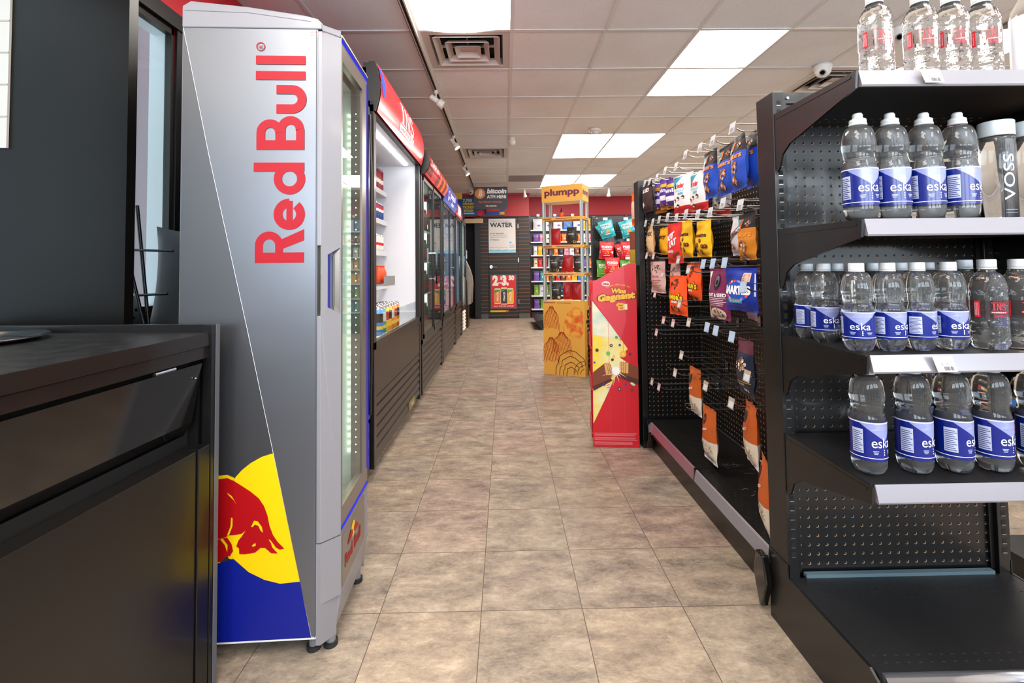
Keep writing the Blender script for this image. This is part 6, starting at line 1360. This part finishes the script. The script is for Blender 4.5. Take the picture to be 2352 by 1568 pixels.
for r_, z in enumerate(ZR):
    x = .60; k = 0
    while x < 1.90:
        ci = colrow[r_][k] if k < 5 else rng.randrange(12); nm, c_ = PC[ci]
        w_ = rng.choice((.085, .10, .12)) if r_ else .20; h_ = {0: .24, 1: .17, 2: .20, 3: .19, 4: .21, 5: .22, 6: .20}[r_]
        yy = 10.16
        key = ci
        lb0 = (nm, r_); pcount[lb0] = pcount.get(lb0, 0)+1
        lb = '%s packet in the %s row of the back wall shelving, %s %s one from its left end' % (nm, ordn[r_], (nth+['ninth', 'tenth', 'eleventh', 'twelfth', 'thirteenth'])[pcount[lb0]-1], nm)
        lb = '%s packet in the %s row of the back wall shelving, %s of its colour' % (nm, ordn[r_], (nth+['ninth', 'tenth', 'eleventh', 'twelfth', 'thirteenth'])[pcount[lb0]-1])
        if key not in pk:
            c2_ = PC[(ci*5+3) % 12][1]; c3_ = PC[(ci*7+1) % 12][1]
            def dec(mb, mp, c2_=c2_, c3_=c3_): mb.rect(-.035, .035, -.07, -.045, mp(1), C('EDE8E4')).fill([(-.04, -.09), (.04, -.08), (.035, -.15), (-.03, -.16)], mp(1), C(c2_)).disc(.01, -.12, .018, mp(2), C(c3_), n=10)
            o_ = bag_mesh(.10, .20, .04, plain(c_), dec, seed=ci).build('packet'); pk[key] = o_
        else: o_ = pk[key].copy(); COL.objects.link(o_)
        o_.location = (x+w_/2, yy, z-.007+h_); o_.scale = (w_/.10, 1, h_/.20); tag(o_, lb, 'packet', 'packets on the back wall shelving'); x += w_+.012; k += 1
# white hanging cards above the top row
for k, x in enumerate((.70, 1.05, 1.42)):
    tag(MB().box(x-.03, x+.03, 10.03, 10.034, 2.10, 2.15, 'tag_white').build('price_card', None, (x, 10.03, 2.1)), 'small white card above the top row of the back wall shelving, %s from the left' % nth[k], 'card', 'white cards on the back shelving')
for k, x in enumerate((.70, 1.05, 1.42)): MB().box(x-.003, x+.003, 10.034, 10.36, 2.12, 2.126, 'wire').build('card_arm', bw)

# ============================================================ signs and posters at the back
poster = thing('poster', 'white WATER poster with pale blue wave foot on the black back door', 'poster', (-.06, 9.93, 1.35))
pw = P((0, 9.93, 0), off=.001); pw1 = P((0, 9.93, 0), off=.002); pw2 = P((0, 9.93, 0), off=.003)
mb = MB(); mb.box(-.333, .222, 9.929, 9.931, 1.348, 2.05, C('D6D0CC')); mb.box(-.338, .227, 9.9305, 9.933, 1.343, 2.055, 'trim_black')
mb.fill([(-.333, 1.348), (.222, 1.348), (.222, 1.405)]+[(.222-k*.0222, 1.410+.008*math.sin(k*.9)) for k in range(26)], pw1, C('7AAFC4'))
mb.fill([(-.333, 1.348), (.222, 1.348), (.222, 1.385)]+[(.222-k*.0222, 1.385+.007*math.sin(k*.9+1)) for k in range(26)], pw2, C('96C4D4'))
mb.text('WATER', -.07, 1.88, .125, pw1, C('26242C'), bold=.035, width=.47).text('POURING THE FACTS ABOUT', -.10, 1.99, .030, pw1, C('55505A'), width=.40)
mb.text('12 is enough', -.16, 1.735, .038, pw1, C('26242C'), bold=.02, width=.28).text('To supply people with', -.13, 1.70, .028, pw1, C('66626C'), width=.34).text('clean drinking water for', -.12, 1.66, .028, pw1, C('66626C'), width=.36).text('2 Years', -.21, 1.605, .036, pw1, C('26242C'), bold=.02, width=.18)
mb.text('Bottles, Canteens, Pitchers, Filters', -.13, 1.455, .020, pw1, C('66626C'), width=.36); mb.disc(.115, 1.56, .018, pw1, C('4A90C0')).rect(.09, .20, 1.50, 1.506, pw1, C('55505A')).rect(.09, .20, 1.46, 1.468, pw1, C('55505A'))
mb.build('sheet', poster)
pr_ = thing('poster', 'red framed price poster reading 2 for $3.50 with three cans on the back door', 'poster', (-.04, 9.92, .2))
mb = MB(); mb.box(-.318, .238, 9.905, 9.928, .19, .91, C('3A3A40')); mb.build('frame', pr_)
q1 = P((0, 9.905, 0), off=.0015); q2 = P((0, 9.905, 0), off=.003); q3 = P((0, 9.905, 0), off=.0045); q4 = P((0, 9.905, 0), off=.006)
mb = MB(); mb.rect(-.295, .215, .215, .885, q1, C('C81C24'))
mb.text('2', -.205, .69, .26, q2, C('E4DCD2'), bold=.07, width=.12).text('FOR', -.105, .71, .05, q2, C('E4DCD2'), bold=.03, width=.07).text('$', -.082, .80, .10, q2, C('E4DCD2'), bold=.04).text('3.', .0, .69, .26, q2, C('E4DCD2'), bold=.07, width=.14).text('50', .125, .79, .12, q2, C('E4DCD2'), bold=.06, width=.115)
for x, c_, c2_, s_ in ((-.165, 'E0762A', '4A8A3A', 1), (.10, 'E0A42A', '6A8A3A', 1), (-.03, '3A2438', '4A7A3A', 1.06)):
    w_ = .066*s_; zb_, zt_ = .30-(s_-1)*.2, .62+(s_-1)*.3
    mb.fill([(x-w_, zb_+.02), (x-w_*.8, zb_), (x+w_*.8, zb_), (x+w_, zb_+.02), (x+w_, zt_-.03), (x+w_*.75, zt_), (x-w_*.75, zt_), (x-w_, zt_-.03)], q2 if s_ == 1 else q3, C('D8C8A0')).fill([(x-w_*.9, zb_+.02), (x+w_*.9, zb_+.02), (x+w_*.9, zt_-.03), (x-w_*.9, zt_-.03)], q3 if s_ == 1 else q4, C(c_))
    f_ = q3 if s_ == 1 else q4; f5 = P((0, 9.905, 0), off=.0075)
    mb.fill([(x-w_*.9, zt_-.10), (x+w_*.9, zt_-.04), (x+w_*.9, zt_-.03), (x-w_*.9, zt_-.03)], f5, C(c2_)).text('PEACE', 0, 0, .05, (lambda x: lambda a, b: f5(x+.02-b, .45+a))(x), C('E8E0D8'), bold=.03, width=.18)
mb.text('ALL 710 ML CANS', -.04, .245, .03, q2, C('E4DCD2'), bold=.03, width=.40); mb.build('sheet', pr_)
tag(MB().box(-.315, .06, 9.91, 9.928, .135, .17, C('D8B020')).box(-.0, .06, 9.909, 9.9105, .14, .165, C('C8401E')).build('sign', None, (-.13, 9.92, .15)), 'narrow yellow strip sign under the price poster on the back door', 'sign')
bs = thing('hanging_sign', 'dark bitcoin ATM HERE sign hanging from the ceiling at the back', 'sign', (-.245, 8.6, 2.09))
mb = MB(); mb.box(-.547, .055, 8.6, 8.606, 2.092, 2.49, C('33323C')); mb.build('board', bs)
s1 = P((0, 8.6, 0), off=.002); s2 = P((0, 8.6, 0), off=.004)
mb = MB(); mb.disc(-.435, 2.37, .093, s1, C('E08A3A'), n=36)
mb.text('B', -.430, 2.325, .13, s2, C('EDE8E2'), bold=.05, ang=-.2, width=.07)
for dx in (-.012, .014): mb.stroke([(-.435+dx-.012, 2.30), (-.435+dx-.008, 2.32)], .011, s2, C('EDE8E2')).stroke([(-.435+dx+.012, 2.42), (-.435+dx+.016, 2.44)], .011, s2, C('EDE8E2'))
mb.text('bitcoin', -.140, 2.375, .115, s1, C('F2EEEA'), bold=.05, width=.345, shear=.18).text('ATM HERE', -.140, 2.285, .082, s1, C('F2EEEA'), bold=.03, width=.345)
mb.text('Buy Bitcoin instantly.', -.25, 2.205, .052, s1, C('B0613A'), bold=.03, width=.42).disc(-.325, 2.148, .014, s1, C('E08A3A')).text('Localcoin', -.225, 2.137, .036, s1, C('E4E0DC'), bold=.03, width=.17); mb.build('lettering', bs)
for x in (-.51, .02): MB().cyl((x, 8.603, 2.47), (x, 8.603, 2.566), .002, 'wire', n=6).build('hanger', bs)
lp_ = thing('poster', 'blue lottery poster about winning tickets on the red fascia behind the hanging sign', 'poster', (-.95, 9.88, 2.12))
t1 = P((0, 9.875, 0), off=.002); t2 = P((0, 9.875, 0), off=.004)
mb = MB(); mb.box(-1.25, -.42, 9.875, 9.88, 2.125, 2.50, C('1E5A90')); mb.text('7,755', -.76, 2.405, .07, t1, C('E8E4DC'), bold=.04, width=.19).text('WINNING', -.72, 2.335, .07, t1, C('D8C82A'), bold=.05, width=.28).text('TICKETS', -.73, 2.265, .07, t1, C('D8C82A'), bold=.05, width=.26).text('SOLD', -.74, 2.20, .06, t1, C('D8C82A'), bold=.05, width=.20).rect(-.84, -.62, 2.15, 2.175, t1, C('C8D4DC')).disc(-.50, 2.17, .06, t1, C('C83030'), n=16); mb.build('sheet', lp_)
tag(MB().box(-.38, .0, 9.875, 9.88, 2.12, 2.30, C('2A4A8A')).box(-.38, -.1, 9.872, 9.875, 2.20, 2.30, C('C03038')).box(-.1, 0, 9.872, 9.875, 2.13, 2.19, C('D0A030')).build('poster', None, (-.19, 9.875, 2.12)), 'red and blue strip poster low on the red fascia beside the lottery poster', 'poster')
tag(MB().box(-1.10, -.44, 9.80, 9.87, 1.955, 2.045, C('C8AC88')).build('strip_board', None, (-.7, 9.84, 1.96)), 'beige strip board under the red fascia above the dark recess', 'sign')
tag(MB().box(-.95, -.79, 8.98, 9.0, 2.33, 2.45, C('D8B020')).cyl((-.87, 8.99, 2.45), (-.87, 8.99, 2.566), .002, 'wire', n=6).build('hanging_card', None, (-.87, 8.99, 2.33)), 'small yellow card hanging near the ceiling beyond the cooler signs', 'sign')
tag(MB().box(-.60, -.52, 10.5, 10.8, 0, .22, 'black_matte').box(-.62, -.50, 10.48, 10.82, .22, .24, 'seam_dark').build('bin', None, (-.56, 10.65, 0)), 'low dark bin inside the recess left of the slatwall', 'bin')

# ============================================================ ceiling fixtures
mat('vent_white', 'CFC6BF', .5); mat('vent_dark', '0C0A09', .8); mat('plastic_ivory', 'E0DAD0', .45); mat('track_grey', '6E6862', .4, .4)
def vent(i, j, label):
    x0, y0 = GX+i*GS+.012, GY+j*GS+.012; x1, y1 = x0+GS-.024, y0+GS-.024; cx, cy = (x0+x1)/2, (y0+y1)/2
    t = thing('air_vent', label, 'vent', (cx, cy, ZC), group='square ceiling air vents')
    mb = MB()
    def fr(h0, h1, z0, z1, m):  # square ring from half size h0 at z0 to h1 at z1
        A = [(cx+sx*h0, cy+sy*h0, z0) for sx, sy in ((-1, -1), (1, -1), (1, 1), (-1, 1))]; B = [(cx+sx*h1, cy+sy*h1, z1) for sx, sy in ((-1, -1), (1, -1), (1, 1), (-1, 1))]
        for k in range(4): q_ = (k+1) % 4; mb.quad(A[k], A[q_], B[q_], B[k], m)
    H = (x1-x0)/2
    fr(H, .245, ZC+.003, ZC+.003, 'vent_white'); fr(.245, .235, ZC+.003, ZC+.06, 'vent_white'); mb.box(x0, x1, y0, y1, ZC+.08, ZC+.085, 'vent_dark'); fr(.245, .10, ZC+.079, ZC+.079, 'vent_dark')
    mb.build('frame', t)
    for a in ((.225, .150, .195), (.150, .090, .125), (.090, .030, .055)):
        mb = MB(); fr(a[0], a[0]-.003, ZC-.004, ZC-.004, 'vent_white'); fr(a[0], a[2], ZC-.004, ZC+.028, 'vent_white'); fr(a[0]-.004, a[2]-.004, ZC-.004, ZC+.026, 'vent_white'); fr(a[2], a[2]-.012, ZC+.028, ZC+.032, 'vent_white')
        if a[0] < .1: mb.quad((cx-.055, cy-.055, ZC+.028), (cx+.055, cy-.055, ZC+.028), (cx+.055, cy+.055, ZC+.028), (cx-.055, cy+.055, ZC+.028), 'vent_white')
        mb.build('louvre_ring', t)
    MB().box(cx-.22, cx+.22, cy-.004, cy+.004, ZC+.034, ZC+.05, 'vent_white').box(cx-.004, cx+.004, cy-.22, cy+.22, ZC+.034, ZC+.05, 'vent_white').lathe([(.10, .036), (.10, .078)], 'vent_dark', 24, (cx, cy, ZC), caps=False).build('damper', t)
vent(-1, 0, 'square ceiling air vent beside the sagging light, the nearest one'); vent(-1, 5, 'square ceiling air vent above the far coolers'); vent(4, 1, 'square ceiling air vent partly hidden behind the top shelf bottles')
tag(MB().box(GX+.014, GX+GS-.014, GY+8*GS+.014, GY+9*GS-.014, ZC+.002, ZC+.008, C('8E8A88')).build('ceiling_panel', None, (GX+.3, GY+8.5*GS, ZC)), 'flat grey panel set in the ceiling left of the far light pair', 'ceiling panel')
tr = thing('track_rail', 'long dark track rail running along the ceiling above the cooler row', 'track rail', (-.57, 5.4, ZC))
MB().box(-.588, -.552, .3, 9.3, ZC-.020, ZC-.001, 'plastic_ivory').box(-.578, -.562, .32, 9.28, ZC-.0215, ZC-.020, 'vent_dark').box(-.590, -.586, .3, 9.3, ZC-.020, ZC-.001, 'track_grey').build('rail', tr)
tr2 = thing('track_rail', 'pale track rail crossing the ceiling near the back wall', 'track rail', (1.3, 9.25, ZC))
MB().box(.25, 3.2, 9.22, 9.255, ZC-.020, ZC-.001, 'plastic_ivory').build('rail', tr2)
tr3 = thing('track_rail', 'black track rail on the ceiling behind the top shelf bottles', 'track rail', (3.25, 2.6, ZC))
MB().box(3.235, 3.27, .5, 4.4, ZC-.020, ZC-.001, 'track_grey').build('rail', tr3)
glow('spot_face', 'FFE8CC', 5)
def spot(loc, d, label, lit=True):
    t = thing('spotlight', label, 'spotlight', loc, group='white track spotlights')
    x, y, z = loc; d = Vector(d).normalized(); c_ = Vector((x, y, z-.085))
    MB().cyl((x, y, z), (x, y, z-.028), .017, 'plastic_ivory', n=16).cyl((x, y, z-.028), (x, y, z-.075), .006, 'plastic_ivory', n=10).build('stem', t)
    a = c_-d*.055; b = c_+d*.012; e = c_+d*.03; f = c_+d*.075
    MB().cyl(a, b, .024, 'plastic_ivory', n=20).cyl(b, e, .024, 'plastic_ivory', r1=.036, n=20, caps=False).cyl(e, f, .036, 'plastic_ivory', n=20, caps=False).cyl(c_+d*.04, c_+d*.041, .034, 'vent_dark' if not lit else 'spot_face', n=20).build('lamp_head', t)
spot((-.57, 4.05, ZC-.0215), (.75, .1, -.55), 'nearest white track spotlight, pointing right, above the red sign', False)
spot((-.57, 5.45, ZC-.0215), (.55, -.15, -.75), 'second white track spotlight, lit, above the red sign'); spot((-.57, 7.0, ZC-.0215), (.55, -.2, -.75), 'third white track spotlight on the long rail, nearest the back')
spot((.39, 9.237, ZC-.021), (.15, -.1, -1), 'white spotlight beside the orange stand header, near the back wall', False); spot((2.02, 9.237, ZC-.021), (-.1, -.1, -1), 'white spotlight right of the orange stand, near the back wall', False)
def domecam(x, y, r_, label):
    t = thing('dome_camera', label, 'camera', (x, y, ZC), group='white ceiling cameras')
    MB().lathe([(r_*.0, 0), (r_*1.05, 0), (r_*1.05, -.022), (r_*.95, -.03), (r_*.9, -.05), (r_*.7, -.075), (r_*.35, -.09), (0, -.094)], 'white_plastic', 28, (x, y, ZC-.0012), caps=False).build('housing', t)
    d = Vector((-x*.35-.1, -y*.35, -.9)).normalized(); c_ = Vector((x, y, ZC-.045)); MB().cyl(c_+d*.03, c_+d*.052, r_*.38, C('8A8888'), n=20).cyl(c_+d*.045, c_+d*.054, r_*.26, 'black_glossy', n=20).build('lens', t)
domecam(2.47, 3.632, .062, 'white dome camera on the ceiling left of the top shelf'); domecam(2.60, 3.06, .062, 'white dome camera seen between the top shelf bottles')
t = thing('motion_sensor', 'small white motion sensor under the ceiling beyond the nearest vent', 'sensor', (.098, 5.606, ZC))
MB().lathe([(0, -.0012), (.035, -.0012), (.035, -.02), (.028, -.03), (.040, -.045), (.038, -.075), (.025, -.092), (0, -.096)], 'plastic_ivory', 24, (.098, 5.606, ZC), caps=False).build('housing', t); MB().disc(0, 0, .015, P((.098, 5.57, ZC-.06), off=.0015), 'white_metal', n=14).build('lens', t)
t = thing('smoke_detector', 'round ivory smoke detector on the ceiling before the middle light pair', 'smoke detector', (1.014, 5.30, ZC))
MB().lathe([(0, -.0012), (.065, -.0012), (.065, -.022), (.055, -.028), (.052, -.030)], 'plastic_ivory', 32, (1.014, 5.30, ZC), caps=False).build('base', t); MB().lathe([(.052, -.030), (.034, -.034), (.034, -.048), (.028, -.052), (0, -.053)], 'plastic_ivory', 28, (1.014, 5.30, ZC), caps=False).build('chamber', t)
domecam(-.66, 9.4, .055, 'white dome camera over the red fascia beside the hanging sign')

# ============================================================ next aisle seen past the bottle shelving
sg = thing('snack_shelving', 'black snack shelving with flat coloured packs in the next aisle, right picture edge', 'shelving', (2.75, 2.6, 0))
MB().box(2.95, 3.0, 1.2, 4.2, 0, 1.5, 'black_metal').box(2.40, 2.95, 1.2, 4.2, 0, .12, 'black_metal').build('back_panel', sg)
SZ = [.20, .34, .47]
for z in SZ: MB().box(2.40, 2.94, 1.2, 4.2, z-.02, z, 'black_metal').build('shelf', sg)
rng = random.Random(8)
for r_, z in enumerate(SZ):
    proto = {}
    for k in range(7):
        cc, nm = (('D8B020', 'yellow'), ('C8302A', 'red'), ('3A7AC0', 'blue'), ('E0D8D0', 'white'), ('D87A2A', 'orange'))[(k*2+r_) % 5]
        y = 1.75+k*.17; mb = MB(); mb.box(2.42, 2.60, y, y+.15, z+.001, z+.031, C(cc)); mb.rect(2.44, 2.58, y+.03, y+.11, lambda a, b: Vector((a, b, z+.0318)), C('F0E4D0' if nm != 'white' else '3A6AB0')); mb.rect(2.46, 2.56, y+.05, y+.09, lambda a, b: Vector((a, b, z+.0326)), C('C8302A' if nm == 'yellow' else 'E0A030'))
        tag(mb.build('snack_pack', None, (2.5, y+.07, z)), '%s flat snack pack, %s along the %s shelf of the next aisle' % (nm, nth[k], ['lowest', 'middle', 'upper'][r_]), 'packet', 'flat snack packs in the next aisle')
tag(MB().box(1.62, 2.1, 1.35, 1.66, 0, .10, 'black_metal').build('low_shelf_base', None, (1.9, 1.5, 0)), 'low black base on the floor past the bottle shelving, right edge', 'shelving')
ts = thing('bag_sealer', 'dark curved coffee machine part beyond the bottle shelving at the right edge', 'machine', (2.65, 3.0, 0)) if False else None

for o in bpy.data.objects:
    for k in ('_o', 'used'):
        if k in o: del o[k]
